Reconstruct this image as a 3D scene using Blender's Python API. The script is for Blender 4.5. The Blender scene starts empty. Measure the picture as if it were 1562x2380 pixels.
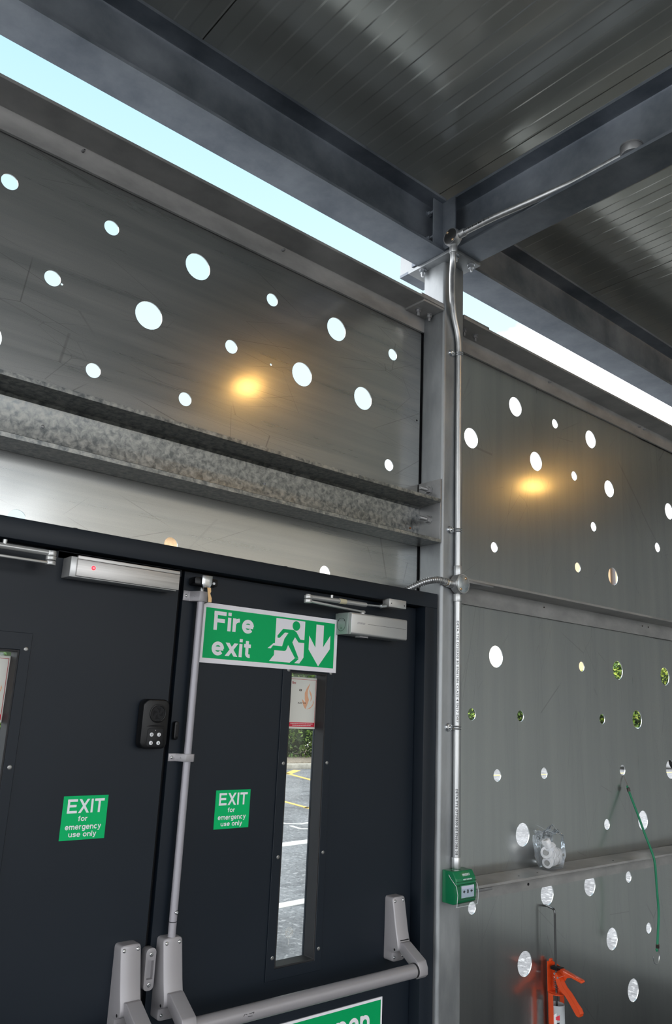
import bpy, bmesh, math, random
from mathutils import Vector, Matrix
from mathutils.geometry import tessellate_polygon
random.seed(7)
OZ = 1.75                       # eye height: all z below are written from the eye level
S = bpy.context.scene
COL = S.collection

# ------------------------------------------------------------------ camera
cam_d = bpy.data.cameras.new('camera'); cam = bpy.data.objects.new('camera', cam_d); COL.objects.link(cam)
cam_d.sensor_fit = 'VERTICAL'; cam_d.sensor_height = 36.0
cam_d.lens = 1802.82 / 2380 * 36.0
cam_d.clip_start = 0.02; cam_d.clip_end = 500
R = ((0.76123863, -0.64698683, 0.04386114), (-0.18942904, -0.15717325, 0.96923331), (-0.62018738, -0.74612641, -0.24220444))
cam.matrix_world = Matrix(((R[0][0], R[1][0], R[2][0], 0), (R[0][1], R[1][1], R[2][1], 0), (R[0][2], R[1][2], R[2][2], OZ), (0, 0, 0, 1)))
S.camera = cam
S.view_settings.view_transform = 'Standard'; S.view_settings.look = 'None'
S.view_settings.gamma = 1; S.view_settings.use_curve_mapping = False
S.view_settings.exposure = 0.15

# ------------------------------------------------------------------ sky
SKYW = 3.1
W = bpy.data.worlds.new('sky'); S.world = W; W.use_nodes = True
nt = W.node_tree; nt.nodes.clear()
def N(nt, t, **kw):
    n = nt.nodes.new(t)
    for k, v in kw.items():
        if k in ('op',): n.operation = v
        elif k == 'bt': n.blend_type = v
        else: n.inputs[k].default_value = v
    return n
tc = N(nt, 'ShaderNodeTexCoord')
sep = N(nt, 'ShaderNodeSeparateXYZ'); nt.links.new(tc.outputs['Generated'], sep.inputs[0])
mp = N(nt, 'ShaderNodeMapping'); mp.inputs['Scale'].default_value = (1, 1, 2.2); nt.links.new(tc.outputs['Generated'], mp.inputs[0])
no = N(nt, 'ShaderNodeTexNoise', Scale=2.4, Detail=7.0, Roughness=0.58); nt.links.new(mp.outputs[0], no.inputs['Vector'])
# a patch of clear blue toward the door side, bright cloud elsewhere
dn = N(nt, 'ShaderNodeVectorMath', op='NORMALIZE'); nt.links.new(tc.outputs['Generated'], dn.inputs[0])
dp = N(nt, 'ShaderNodeVectorMath', op='DOT_PRODUCT'); dp.inputs[1].default_value = (.36, .72, .593); nt.links.new(dn.outputs[0], dp.inputs[0])
m1 = N(nt, 'ShaderNodeMath', op='MULTIPLY'); m1.inputs[1].default_value = 0.10; nt.links.new(no.outputs['Fac'], m1.inputs[0])
m2 = N(nt, 'ShaderNodeMath', op='ADD'); nt.links.new(m1.outputs[0], m2.inputs[0]); nt.links.new(dp.outputs['Value'], m2.inputs[1])
cr = N(nt, 'ShaderNodeMapRange'); cr.inputs['From Min'].default_value = 0.950; cr.inputs['From Max'].default_value = 0.930
nt.links.new(m2.outputs[0], cr.inputs['Value'])
hz = N(nt, 'ShaderNodeMapRange'); hz.inputs['From Min'].default_value = 0.42; hz.inputs['From Max'].default_value = 0.66
nt.links.new(sep.outputs['Z'], hz.inputs['Value'])
sk = N(nt, 'ShaderNodeMixRGB'); sk.inputs['Color1'].default_value = (0.80, 1.02, 1.10, 1); sk.inputs['Color2'].default_value = (0.53, 0.84, 1.04, 1)
nt.links.new(hz.outputs[0], sk.inputs['Fac'])
mx = N(nt, 'ShaderNodeMixRGB'); mx.inputs['Color2'].default_value = (SKYW * .97, SKYW, SKYW * 1.03, 1)
nt.links.new(cr.outputs[0], mx.inputs['Fac']); nt.links.new(sk.outputs[0], mx.inputs['Color1'])
mh = mx
bg = N(nt, 'ShaderNodeBackground', Strength=1.0); nt.links.new(mh.outputs[0], bg.inputs['Color'])
wo = N(nt, 'ShaderNodeOutputWorld'); nt.links.new(bg.outputs[0], wo.inputs['Surface'])

# ------------------------------------------------------------------ materials
def mat(name, col, rough=0.5, metal=0.0, emit=None, estr=1.0, spec=None, coat=0.0, trans=0.0, alpha=1.0, ior=None):
    m = bpy.data.materials.new(name); m.use_nodes = True
    b = m.node_tree.nodes['Principled BSDF']
    b.inputs['Base Color'].default_value = (*col, 1); b.inputs['Roughness'].default_value = rough
    b.inputs['Metallic'].default_value = metal
    if spec is not None: b.inputs['Specular IOR Level'].default_value = spec
    if coat: b.inputs['Coat Weight'].default_value = coat; b.inputs['Coat Roughness'].default_value = 0.1
    if trans: b.inputs['Transmission Weight'].default_value = trans
    if ior: b.inputs['IOR'].default_value = ior
    if emit: b.inputs['Emission Color'].default_value = (*emit, 1); b.inputs['Emission Strength'].default_value = estr
    return m
def vary(m, c0, c1, scale=(6, 6, 6), ns=1.0, detail=6, rough=(0.3, 0.5), lo=0.35, hi=0.65, bump=0.0, bscale=60, kind='noise', rot=(0, 0, 0)):
    """colour and roughness vary with a stretched noise"""
    t = m.node_tree; b = t.nodes['Principled BSDF']
    tc = N(t, 'ShaderNodeTexCoord'); mp = N(t, 'ShaderNodeMapping'); mp.inputs['Scale'].default_value = scale; mp.inputs['Rotation'].default_value = rot
    t.links.new(tc.outputs['Object'], mp.inputs[0])
    if kind == 'spangle':
        n0 = N(t, 'ShaderNodeTexNoise', Scale=30.0, Detail=3.0); t.links.new(tc.outputs['Object'], n0.inputs['Vector'])
        mm = N(t, 'ShaderNodeMixRGB'); mm.inputs['Fac'].default_value = 0.03; t.links.new(mp.outputs[0], mm.inputs['Color1']); t.links.new(n0.outputs['Color'], mm.inputs['Color2'])
        no = N(t, 'ShaderNodeTexVoronoi', Scale=ns); t.links.new(mm.outputs[0], no.inputs['Vector']); fac = N(t, 'ShaderNodeSeparateXYZ'); t.links.new(no.outputs['Color'], fac.inputs[0]); f = fac.outputs[0]
        big = N(t, 'ShaderNodeTexNoise', Scale=9.0, Detail=4.0); t.links.new(tc.outputs['Object'], big.inputs['Vector'])
        av = N(t, 'ShaderNodeMath', op='ADD'); t.links.new(f, av.inputs[0]); t.links.new(big.outputs['Fac'], av.inputs[1])
        hv = N(t, 'ShaderNodeMath', op='MULTIPLY'); hv.inputs[1].default_value = 0.5; t.links.new(av.outputs[0], hv.inputs[0]); f = hv.outputs[0]
    else:
        no = N(t, 'ShaderNodeTexNoise', Scale=ns, Detail=float(detail), Roughness=0.6); t.links.new(mp.outputs[0], no.inputs['Vector']); f = no.outputs['Fac']
    mr = N(t, 'ShaderNodeMapRange'); mr.inputs['From Min'].default_value = lo; mr.inputs['From Max'].default_value = hi; t.links.new(f, mr.inputs['Value'])
    mc = N(t, 'ShaderNodeMixRGB'); mc.inputs['Color1'].default_value = (*c0, 1); mc.inputs['Color2'].default_value = (*c1, 1)
    t.links.new(mr.outputs[0], mc.inputs['Fac']); t.links.new(mc.outputs[0], b.inputs['Base Color'])
    m2 = N(t, 'ShaderNodeMapRange'); m2.inputs['To Min'].default_value = rough[0]; m2.inputs['To Max'].default_value = rough[1]
    t.links.new(mr.outputs[0], m2.inputs['Value']); t.links.new(m2.outputs[0], b.inputs['Roughness'])
    if bump:
        n3 = N(t, 'ShaderNodeTexNoise', Scale=float(bscale), Detail=3.0); t.links.new(tc.outputs['Object'], n3.inputs['Vector'])
        bp = N(t, 'ShaderNodeBump', Strength=bump, Distance=0.002); t.links.new(n3.outputs['Fac'], bp.inputs['Height']); t.links.new(bp.outputs[0], b.inputs['Normal'])
    m['_mc'] = mc.name
    return m
def scratches(m, specs, col=(0.22, 0.22, 0.21)):
    """thin straight scratch marks: edges of large stretched cells, broken up by a noise; plus a fine grey speckle"""
    t = m.node_tree; b = t.nodes['Principled BSDF']
    prev = b.inputs['Base Color'].links[0].from_socket
    tc = N(t, 'ShaderNodeTexCoord')
    for (rot, sc, wd, amt) in specs:
        mp = N(t, 'ShaderNodeMapping'); mp.inputs['Rotation'].default_value = (0, rot, 0); mp.inputs['Scale'].default_value = sc
        t.links.new(tc.outputs['Object'], mp.inputs[0])
        vo = t.nodes.new('ShaderNodeTexVoronoi'); vo.feature = 'DISTANCE_TO_EDGE'; vo.inputs['Scale'].default_value = 1.0; t.links.new(mp.outputs[0], vo.inputs['Vector'])
        mr = N(t, 'ShaderNodeMapRange'); mr.inputs['From Min'].default_value = wd; mr.inputs['From Max'].default_value = wd * .3; mr.inputs['To Max'].default_value = amt
        t.links.new(vo.outputs['Distance'], mr.inputs['Value'])
        no = N(t, 'ShaderNodeTexNoise', Scale=4.0, Detail=2.0); t.links.new(tc.outputs['Object'], no.inputs['Vector'])
        mk = N(t, 'ShaderNodeMapRange'); mk.inputs['From Min'].default_value = .44; mk.inputs['From Max'].default_value = .56; t.links.new(no.outputs['Fac'], mk.inputs['Value'])
        mu = N(t, 'ShaderNodeMath', op='MULTIPLY'); t.links.new(mr.outputs[0], mu.inputs[0]); t.links.new(mk.outputs[0], mu.inputs[1])
        mc = N(t, 'ShaderNodeMixRGB'); mc.inputs['Color2'].default_value = (*col, 1)
        t.links.new(mu.outputs[0], mc.inputs['Fac']); t.links.new(prev, mc.inputs['Color1']); prev = mc.outputs[0]
    no = N(t, 'ShaderNodeTexNoise', Scale=800.0, Detail=4.0); t.links.new(tc.outputs['Object'], no.inputs['Vector'])
    mk = N(t, 'ShaderNodeMapRange'); mk.inputs['From Min'].default_value = .50; mk.inputs['From Max'].default_value = .66; mk.inputs['To Max'].default_value = .3; t.links.new(no.outputs['Fac'], mk.inputs['Value'])
    mc = N(t, 'ShaderNodeMixRGB'); mc.inputs['Color2'].default_value = (.32, .32, .31, 1)
    t.links.new(mk.outputs[0], mc.inputs['Fac']); t.links.new(prev, mc.inputs['Color1']); prev = mc.outputs[0]
    t.links.new(prev, b.inputs['Base Color'])
    return m
def polish(m, rough=.12, fac=.3):
    """rolled metal: part of the reflection is sharper"""
    t = m.node_tree; b = t.nodes['Principled BSDF']; o = t.nodes['Material Output']
    g = N(t, 'ShaderNodeBsdfGlossy', Roughness=rough); t.links.new(b.inputs['Base Color'].links[0].from_socket, g.inputs['Color'])
    mx = N(t, 'ShaderNodeMixShader'); mx.inputs['Fac'].default_value = fac
    t.links.new(b.outputs[0], mx.inputs[1]); t.links.new(g.outputs[0], mx.inputs[2]); t.links.new(mx.outputs[0], o.inputs['Surface'])
    return m
M = {}
M['sheet_l'] = scratches(vary(mat('galvanised_sheet_brushed_lengthways', (.4,)*3, metal=1.0), (.50, .52, .515), (.62, .62, .605), (1.2, 1, 34), 1.0, 5, (.26, .33), .3, .7),
                         [(-0.02, (.35, .01, 9), .0022, .25), (0.7, (1.2, .01, 7), .0026, .5), (-0.9, (1.0, .01, 6), .0022, .45), (1.5, (2.0, .01, 9), .003, .4), (.35, (.9, .01, 8), .002, .4)])
M['sheet_r'] = scratches(vary(mat('galvanised_sheet_brushed_upright', (.4,)*3, metal=1.0), (.53, .545, .54), (.63, .64, .625), (17, 1, .8), 1.0, 4, (.27, .32), .25, .75),
                         [(0.02, (8, .01, .5), .003, .3), (0.25, (7, .01, 1.3), .0025, .3), (-1.1, (5, .01, 1.2), .002, .3), (.9, (5, .01, 1.0), .002, .25)])
polish(M['sheet_l'], .135, .36); polish(M['sheet_r'], .135, .36)
M['spangle'] = vary(mat('spangled_galvanised_steel', (.5,)*3, metal=0.95), (.20, .215, .22), (.50, .50, .475), (1, 1, 1), 70.0, 10, (.30, .44), .36, .64)
for n_ in M['spangle'].node_tree.nodes:
    if n_.bl_idname == 'ShaderNodeTexNoise': n_.inputs['Distortion'].default_value = .45; n_.inputs['Roughness'].default_value = .6
M['galv'] = vary(mat('galvanised_steel', (.4,)*3, metal=0.8), (.30, .30, .31), (.48, .48, .475), (9, 9, 9), 1.0, 8, (.42, .6), .32, .7, bump=.05, bscale=300)
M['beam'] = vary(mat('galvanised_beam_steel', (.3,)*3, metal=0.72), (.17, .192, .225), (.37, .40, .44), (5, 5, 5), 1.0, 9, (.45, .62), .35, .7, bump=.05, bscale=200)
M['angle'] = vary(mat('galvanised_angle_steel', (.3,)*3, metal=0.55), (.32, .315, .305), (.48, .47, .455), (7, 7, 14), 1.0, 8, (.45, .62), .35, .7, bump=.04, bscale=300)
M['column'] = vary(mat('galvanised_column_steel', (.3,)*3, metal=0.8), (.28, .295, .305), (.48, .495, .505), (9, 9, 3), 1.0, 8, (.40, .6), .35, .68, bump=.05, bscale=300)
M['zinc'] = mat('bright_zinc_plated_steel', (.72, .74, .76), .22, .95)
M['conduit'] = vary(mat('galvanised_conduit_steel', (.6,)*3, metal=.92), (.50, .51, .52), (.70, .70, .69), (60, 60, 6), 1.0, 6, (.34, .46), .35, .7)
M['dark'] = mat('black_gap', (.004, .004, .005), .9)
M['rubber'] = mat('black_rubber', (.012, .012, .014), .6)
M['roof'] = vary(mat('coated_roof_sheet', (.2,)*3, metal=.6), (.66, .66, .61), (.71, .71, .655), (2, 2, 2), 1.0, 4, (.17, .20))
M['door'] = vary(mat('anthracite_door_paint', (.02,)*3, metal=0.0, spec=.38), (.0045, .0090, .0160), (.0068, .0122, .0200), (2, 2, 2), 1.0, 5, (.40, .50), .3, .7)
M['hw'] = mat('silver_grey_painted_metal', (.36, .345, .36), .36, .2)
M['hwl'] = mat('satin_silver_paint', (.56, .56, .55), .32, .55)
M['screw'] = mat('stainless_screw', (.62, .63, .64), .2, .95)
M['dullscrew'] = mat('dull_screw', (.34, .34, .33), .4, .9)
M['brushed'] = vary(mat('brushed_stainless', (.7,)*3, metal=.75), (.56, .54, .52), (.78, .76, .74), (3, 3, 500), 1.0, 4, (.40, .5), .3, .7)
M['green'] = mat('sign_green', (.0, .44, .13), .45, spec=.2)
M['sgreen'] = mat('sticker_green', (.0, .50, .15), .45, spec=.2)
M['bgreen'] = mat('bottom_sign_green', (.0, .36, .11), .45, spec=.2)
M['white'] = mat('sign_white', (.90, .88, .92), .4)
M['wtext'] = mat('white_lettering', (.88, .92, .95), .4)
M['cgreen'] = mat('call_point_green_plastic', (.008, .19, .075), .22)
M['black'] = mat('black_plastic', (.005, .0055, .0065), .3, spec=.3)
M['blackm'] = mat('matt_black_plastic', (.008, .0085, .010), .5, spec=.3)
M['key'] = mat('white_button', (.85, .86, .88), .4)
M['ink'] = mat('black_ink', (.01, .01, .012), .6)
M['led'] = mat('red_light', (.8, .02, .02), .3, emit=(1, .03, .05), estr=2.5)
M['ledc'] = mat('red_light_centre', (1, .7, .7), .3, emit=(1, .5, .5), estr=.8)
M['tag'] = vary(mat('brass_strip', (.8, .5, .2), metal=.5), (.85, .52, .24), (.9, .62, .34), (40, 40, 40), 1.0, 4, (.25, .35))
M['orange'] = mat('orange_red_paint', (.72, .075, .012), .3, 0.0, coat=.5)
M['cord'] = mat('green_braided_cord', (.008, .20, .095), .6)
M['wire'] = mat('dark_steel_wire', (.12, .10, .09), .35, .8)
M['rod'] = mat('dark_gun_rod', (.10, .10, .10), .3, .8)
M['plastic'] = vary(mat('white_plastic_fitting', (.8,)*3), (.78, .79, .82), (.86, .86, .87), (30, 30, 30), 1, 3, (.3, .4))
M['paper'] = mat('white_paper_notice', (.80, .79, .72), .6)
M['red'] = mat('red_print', (.70, .03, .06), .5)
M['dred'] = mat('dark_red_print', (.45, .05, .05), .5)
M['flame'] = mat('pale_orange_print', (.85, .46, .28), .5)
M['asphalt'] = vary(mat('asphalt', (.3,)*3), (.11, .113, .12), (.22, .22, .225), (1, 1, 1), 60.0, 12, (.6, .85), .3, .72, bump=.3, bscale=150)
M['light_block'] = mat('grey_light_block', (.38, .40, .39), .9, spec=.2)
M['tarmac'] = mat('dark_tarmac', (.05, .051, .055), .9, spec=.15)
t_ = M['asphalt'].node_tree; b_ = t_.nodes['Principled BSDF']; pv = b_.inputs['Base Color'].links[0].from_socket
tc_ = N(t_, 'ShaderNodeTexCoord')
for sc_, lo_, hi_, c_, am_ in ((.7, .45, .62, (.25, .255, .265), .8), (16.0, .54, .60, (.42, .42, .42), .75), (30.0, .55, .60, (.05, .052, .056), .6), (1.9, .56, .66, (.07, .072, .078), .7)):
    n_ = N(t_, 'ShaderNodeTexNoise', Scale=sc_, Detail=8.0, Roughness=.65); t_.links.new(tc_.outputs['Object'], n_.inputs['Vector'])
    r_ = N(t_, 'ShaderNodeMapRange'); r_.inputs['From Min'].default_value = lo_; r_.inputs['From Max'].default_value = hi_; r_.inputs['To Max'].default_value = am_; t_.links.new(n_.outputs['Fac'], r_.inputs['Value'])
    m_ = N(t_, 'ShaderNodeMixRGB'); m_.inputs['Color2'].default_value = (*c_, 1); t_.links.new(r_.outputs[0], m_.inputs['Fac']); t_.links.new(pv, m_.inputs['Color1']); pv = m_.outputs[0]
t_.links.new(pv, b_.inputs['Base Color'])
M['concrete'] = vary(mat('concrete_floor', (.3,)*3, spec=.15), (.030, .033, .037), (.045, .048, .052), (1, 1, 1), 5.0, 8, (.5, .7))
M['ylw'] = mat('yellow_road_paint', (.80, .55, .16), .6)
M['wht'] = mat('white_road_paint', (.80, .80, .76), .6)
M['kerb'] = vary(mat('kerb_concrete', (.4,)*3), (.34, .32, .27), (.5, .47, .40), (1, 1, 1), 8, 6, (.8, .9))
M['soil'] = vary(mat('leaf_litter', (.2,)*3), (.10, .075, .05), (.42, .36, .28), (1, 1, 1), 25, 8, (.8, .9), .35, .65)
def leaf_mat(name, c0, c1):
    return vary(mat(name, c0), c0, c1, (1, 1, 1), 3.5, 5, (.5, .6), .38, .62)
M['leaf'] = leaf_mat('hedge_leaves', (.045, .12, .025), (.20, .30, .055))
M['leafb'] = leaf_mat('autumn_leaves', (.24, .20, .06), (.46, .20, .07))
M['leafy'] = leaf_mat('yellow_green_leaves', (.14, .28, .03), (.42, .46, .07))
M['bark'] = mat('dark_bark', (.05, .04, .03), .9)
M['brick'] = vary(mat('tan_brick', (.6, .4, .22)), (.66, .44, .25), (.78, .54, .32), (1, 1, 1), 6, 6, (.8, .9))
M['grey_render'] = mat('grey_render', (.42, .37, .30), .85)
M['render'] = mat('cream_render', (.86, .83, .74), .8)
M['roofdark'] = mat('dark_roof_edge', (.10, .09, .09), .6)
M['winglass'] = mat('far_window_glass', (.12, .17, .22), .08, .0)
M['carw'] = mat('silver_blue_car_paint', (.50, .57, .64), .3, .4, coat=.6)
M['tyre'] = mat('tyre_rubber', (.02, .02, .02), .8)
M['lamp'] = mat('amber_lamp', (1, .6, .2), .5, emit=(1.0, .55, .14), estr=65)
def glass(name, tint, gl=1.0, film=False):
    m = bpy.data.materials.new(name); m.use_nodes = True; t = m.node_tree; t.nodes.clear()
    tr = N(t, 'ShaderNodeBsdfTransparent'); tr.inputs['Color'].default_value = (*tint, 1)
    g = N(t, 'ShaderNodeBsdfGlossy'); g.inputs['Roughness'].default_value = 0.12 if film else 0.02; g.inputs['Color'].default_value = (.9, .95, 1, 1)
    fr = N(t, 'ShaderNodeFresnel', IOR=1.45)
    mm = N(t, 'ShaderNodeMath', op='MULTIPLY'); mm.inputs[1].default_value = gl; t.links.new(fr.outputs[0], mm.inputs[0])
    mx = N(t, 'ShaderNodeMixShader'); t.links.new(mm.outputs[0], mx.inputs['Fac']); t.links.new(tr.outputs[0], mx.inputs[1]); t.links.new(g.outputs[0], mx.inputs[2])
    last = mx
    if film:
        d = N(t, 'ShaderNodeBsdfDiffuse'); d.inputs['Color'].default_value = (.8, .85, .88, 1)
        mx2 = N(t, 'ShaderNodeMixShader'); mx2.inputs['Fac'].default_value = film; t.links.new(mx.outputs[0], mx2.inputs[1]); t.links.new(d.outputs[0], mx2.inputs[2]); last = mx2
    o = N(t, 'ShaderNodeOutputMaterial'); t.links.new(last.outputs[0], o.inputs['Surface'])
    return m
M['glass'] = glass('door_glass', (.84, .86, .86))
M['film'] = glass('clear_plastic_film', (.985, .985, .985), .75, .018)
M['seam'] = glass('film_seam', (.9, .9, .9), 1.5, .45)
M['tube'] = glass('translucent_cartridge', (.55, .55, .55), 1.0, .55)
M['lens'] = glass('clear_cover', (.9, .95, .92), 1.2)

# ------------------------------------------------------------------ mesh helpers
class G:
    def __init__(s): s.v = []; s.f = []
    def add(s, vs, fs):
        o = len(s.v); s.v += [Vector(v) for v in vs]; s.f += [[i + o for i in f] for f in fs]; return s
    def box(s, x0, x1, y0, y1, z0, z1):
        return s.add([(x0, y0, z0), (x1, y0, z0), (x1, y1, z0), (x0, y1, z0), (x0, y0, z1), (x1, y0, z1), (x1, y1, z1), (x0, y1, z1)],
                     [(0, 3, 2, 1), (4, 5, 6, 7), (0, 1, 5, 4), (1, 2, 6, 5), (2, 3, 7, 6), (3, 0, 4, 7)])
    def prism(s, poly, axis, a0, a1):
        """poly: 2-D points in the other two axes (in x,y,z order); extruded from a0 to a1 along axis"""
        n = len(poly)
        def P(p, a):
            return {'x': (a, p[0], p[1]), 'y': (p[0], a, p[1]), 'z': (p[0], p[1], a)}[axis]
        vs = [P(p, a0) for p in poly] + [P(p, a1) for p in poly]
        fs = [list(range(n))[::-1], list(range(n, 2 * n))] + [(i, (i + 1) % n, n + (i + 1) % n, n + i) for i in range(n)]
        return s.add(vs, fs)
    def cyl(s, p0, p1, r0, r1=None, n=20, a0=0.0):
        r1 = r0 if r1 is None else r1
        p0 = Vector(p0); p1 = Vector(p1); d = (p1 - p0).normalized()
        u = d.orthogonal().normalized() if abs(d.z) < .99 else Vector((1, 0, 0)); w = d.cross(u)
        vs = []
        for p, r in ((p0, r0), (p1, r1)):
            for i in range(n):
                a = a0 + 2 * math.pi * i / n; vs.append(p + u * (r * math.cos(a)) + w * (r * math.sin(a)))
        fs = [list(range(n))[::-1], list(range(n, 2 * n))] + [(i, (i + 1) % n, n + (i + 1) % n, n + i) for i in range(n)]
        return s.add(vs, fs)
    def tube(s, pts, r, n=12, caps=True):
        pts = [Vector(p) for p in pts]; rr = r if isinstance(r, (list, tuple)) else [r] * len(pts)
        t0 = (pts[1] - pts[0]).normalized(); u = t0.orthogonal().normalized(); vs = []
        for i, p in enumerate(pts):
            t = ((pts[min(i + 1, len(pts) - 1)] - p).normalized() + (p - pts[max(i - 1, 0)]).normalized())
            t = t.normalized(); u = (u - t * u.dot(t)).normalized(); w = t.cross(u)
            for k in range(n):
                a = 2 * math.pi * k / n; vs.append(p + u * (rr[i] * math.cos(a)) + w * (rr[i] * math.sin(a)))
        fs = []
        for i in range(len(pts) - 1):
            for k in range(n):
                fs.append((i * n + k, i * n + (k + 1) % n, (i + 1) * n + (k + 1) % n, (i + 1) * n + k))
        if caps: fs += [list(range(n))[::-1], list(range((len(pts) - 1) * n, len(pts) * n))]
        return s.add(vs, fs)
    def lathe(s, c, axis, prof, n=28):
        """prof: (radius, along) pairs around an axis through c"""
        d = Vector(axis).normalized(); c = Vector(c); u = d.orthogonal().normalized(); w = d.cross(u); vs = []
        for r, a in prof:
            for k in range(n):
                q = 2 * math.pi * k / n; vs.append(c + d * a + u * (max(r, 1e-5) * math.cos(q)) + w * (max(r, 1e-5) * math.sin(q)))
        m = len(prof); fs = [(i * n + k, i * n + (k + 1) % n, (i + 1) * n + (k + 1) % n, (i + 1) * n + k) for i in range(m - 1) for k in range(n)]
        fs += [list(range(n))[::-1], list(range((m - 1) * n, m * n))]
        return s.add(vs, fs)
    def build(s, name, m, parent=None, bevel=0.0, seg=2, sharp=35, recalc=True, loc=None):
        base = Vector(parent['_w']) if parent is not None else Vector((0, 0, 0))
        bm = bmesh.new(); vv = [bm.verts.new(v + Vector((0, 0, OZ)) - base) for v in s.v]
        for f in s.f:
            try: bm.faces.new([vv[i] for i in f])
            except ValueError: pass
        bm.normal_update()
        if recalc: bmesh.ops.recalc_face_normals(bm, faces=bm.faces)
        if bevel:
            es = [e for e in bm.edges if len(e.link_faces) == 2 and e.calc_face_angle(0) > math.radians(28)]
            bmesh.ops.bevel(bm, geom=es, offset=bevel, segments=seg, profile=.5, affect='EDGES', clamp_overlap=True)
        for e in bm.edges:
            if len(e.link_faces) == 2 and e.calc_face_angle(0) > math.radians(sharp): e.smooth = False
        for f in bm.faces: f.smooth = True
        me = bpy.data.meshes.new(name); bm.to_mesh(me); bm.free(); me.materials.append(m)
        o = bpy.data.objects.new(name, me); COL.objects.link(o)
        if parent is not None:
            o.parent = parent; o['_w'] = tuple(base)
        else: o['_w'] = (0, 0, 0)
        return o
def thing(name, label, cat, loc, group=None, kind=None):
    o = bpy.data.objects.new(name, None); COL.objects.link(o); o.empty_display_size = .05
    o.location = (loc[0], loc[1], loc[2] + OZ); o['_w'] = (loc[0], loc[1], loc[2] + OZ)
    o['label'] = label; o['category'] = cat
    if group: o['group'] = group
    if kind: o['kind'] = kind
    return o
def tag(o, label, cat, group=None, kind=None):
    o['label'] = label
    o['category'] = cat
    if group: o['group'] = group
    if kind: o['kind'] = kind
    return o
def struct(o, label=None):
    o['kind'] = 'structure'
    if label: o['label'] = label
    return o
def recentre(o):
    """give a one-mesh thing its origin at its own base"""
    me = o.data; xs = [v.co for v in me.vertices]
    c = Vector((sum(v.x for v in xs) / len(xs), sum(v.y for v in xs) / len(xs), min(v.z for v in xs)))
    me.transform(Matrix.Translation(-c)); o.location = c; o['_w'] = tuple(c); return o
def dup(root, off, label=None, group=None):
    r = root.copy(); COL.objects.link(r); r.location = root.location + Vector(off)
    if label: r['label'] = label
    if group: r['group'] = group
    for ch in list(root.children):
        c = ch.copy(); COL.objects.link(c); c.parent = r
        for g in list(ch.children):
            d = g.copy(); COL.objects.link(d); d.parent = c
    return r
def text_g(txt, w, h, bold=0.0, spacing=1.0, depth=.0004):
    """text mesh stretched to exactly w by h, lower left at the origin; returns verts (x, y, z) and faces"""
    cu = bpy.data.curves.new('t', 'FONT'); cu.body = txt; cu.size = 1; cu.offset = bold; cu.space_character = spacing; cu.extrude = 0.01
    cu.resolution_u = 6
    ob = bpy.data.objects.new('t', cu); COL.objects.link(ob); dg = bpy.context.evaluated_depsgraph_get()
    me = bpy.data.meshes.new_from_object(ob.evaluated_get(dg))
    vs = [v.co.copy() for v in me.vertices]; fs = [list(p.vertices) for p in me.polygons]
    bpy.data.objects.remove(ob); bpy.data.curves.remove(cu); bpy.data.meshes.remove(me)
    x0 = min(v.x for v in vs); x1 = max(v.x for v in vs); y0 = min(v.y for v in vs); y1 = max(v.y for v in vs)
    out = [((v.x - x0) / (x1 - x0) * w, (v.y - y0) / (y1 - y0) * h, v.z / .01 * depth) for v in vs]
    return out, fs
def text_on_y(g, txt, x0, z0, w, h, Y, bold=0.0, spacing=1.0):
    vs, fs = text_g(txt, w, h, bold, spacing)
    g.add([(x0 + x, Y - z, z0 + y) for x, y, z in vs], fs); return g
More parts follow.
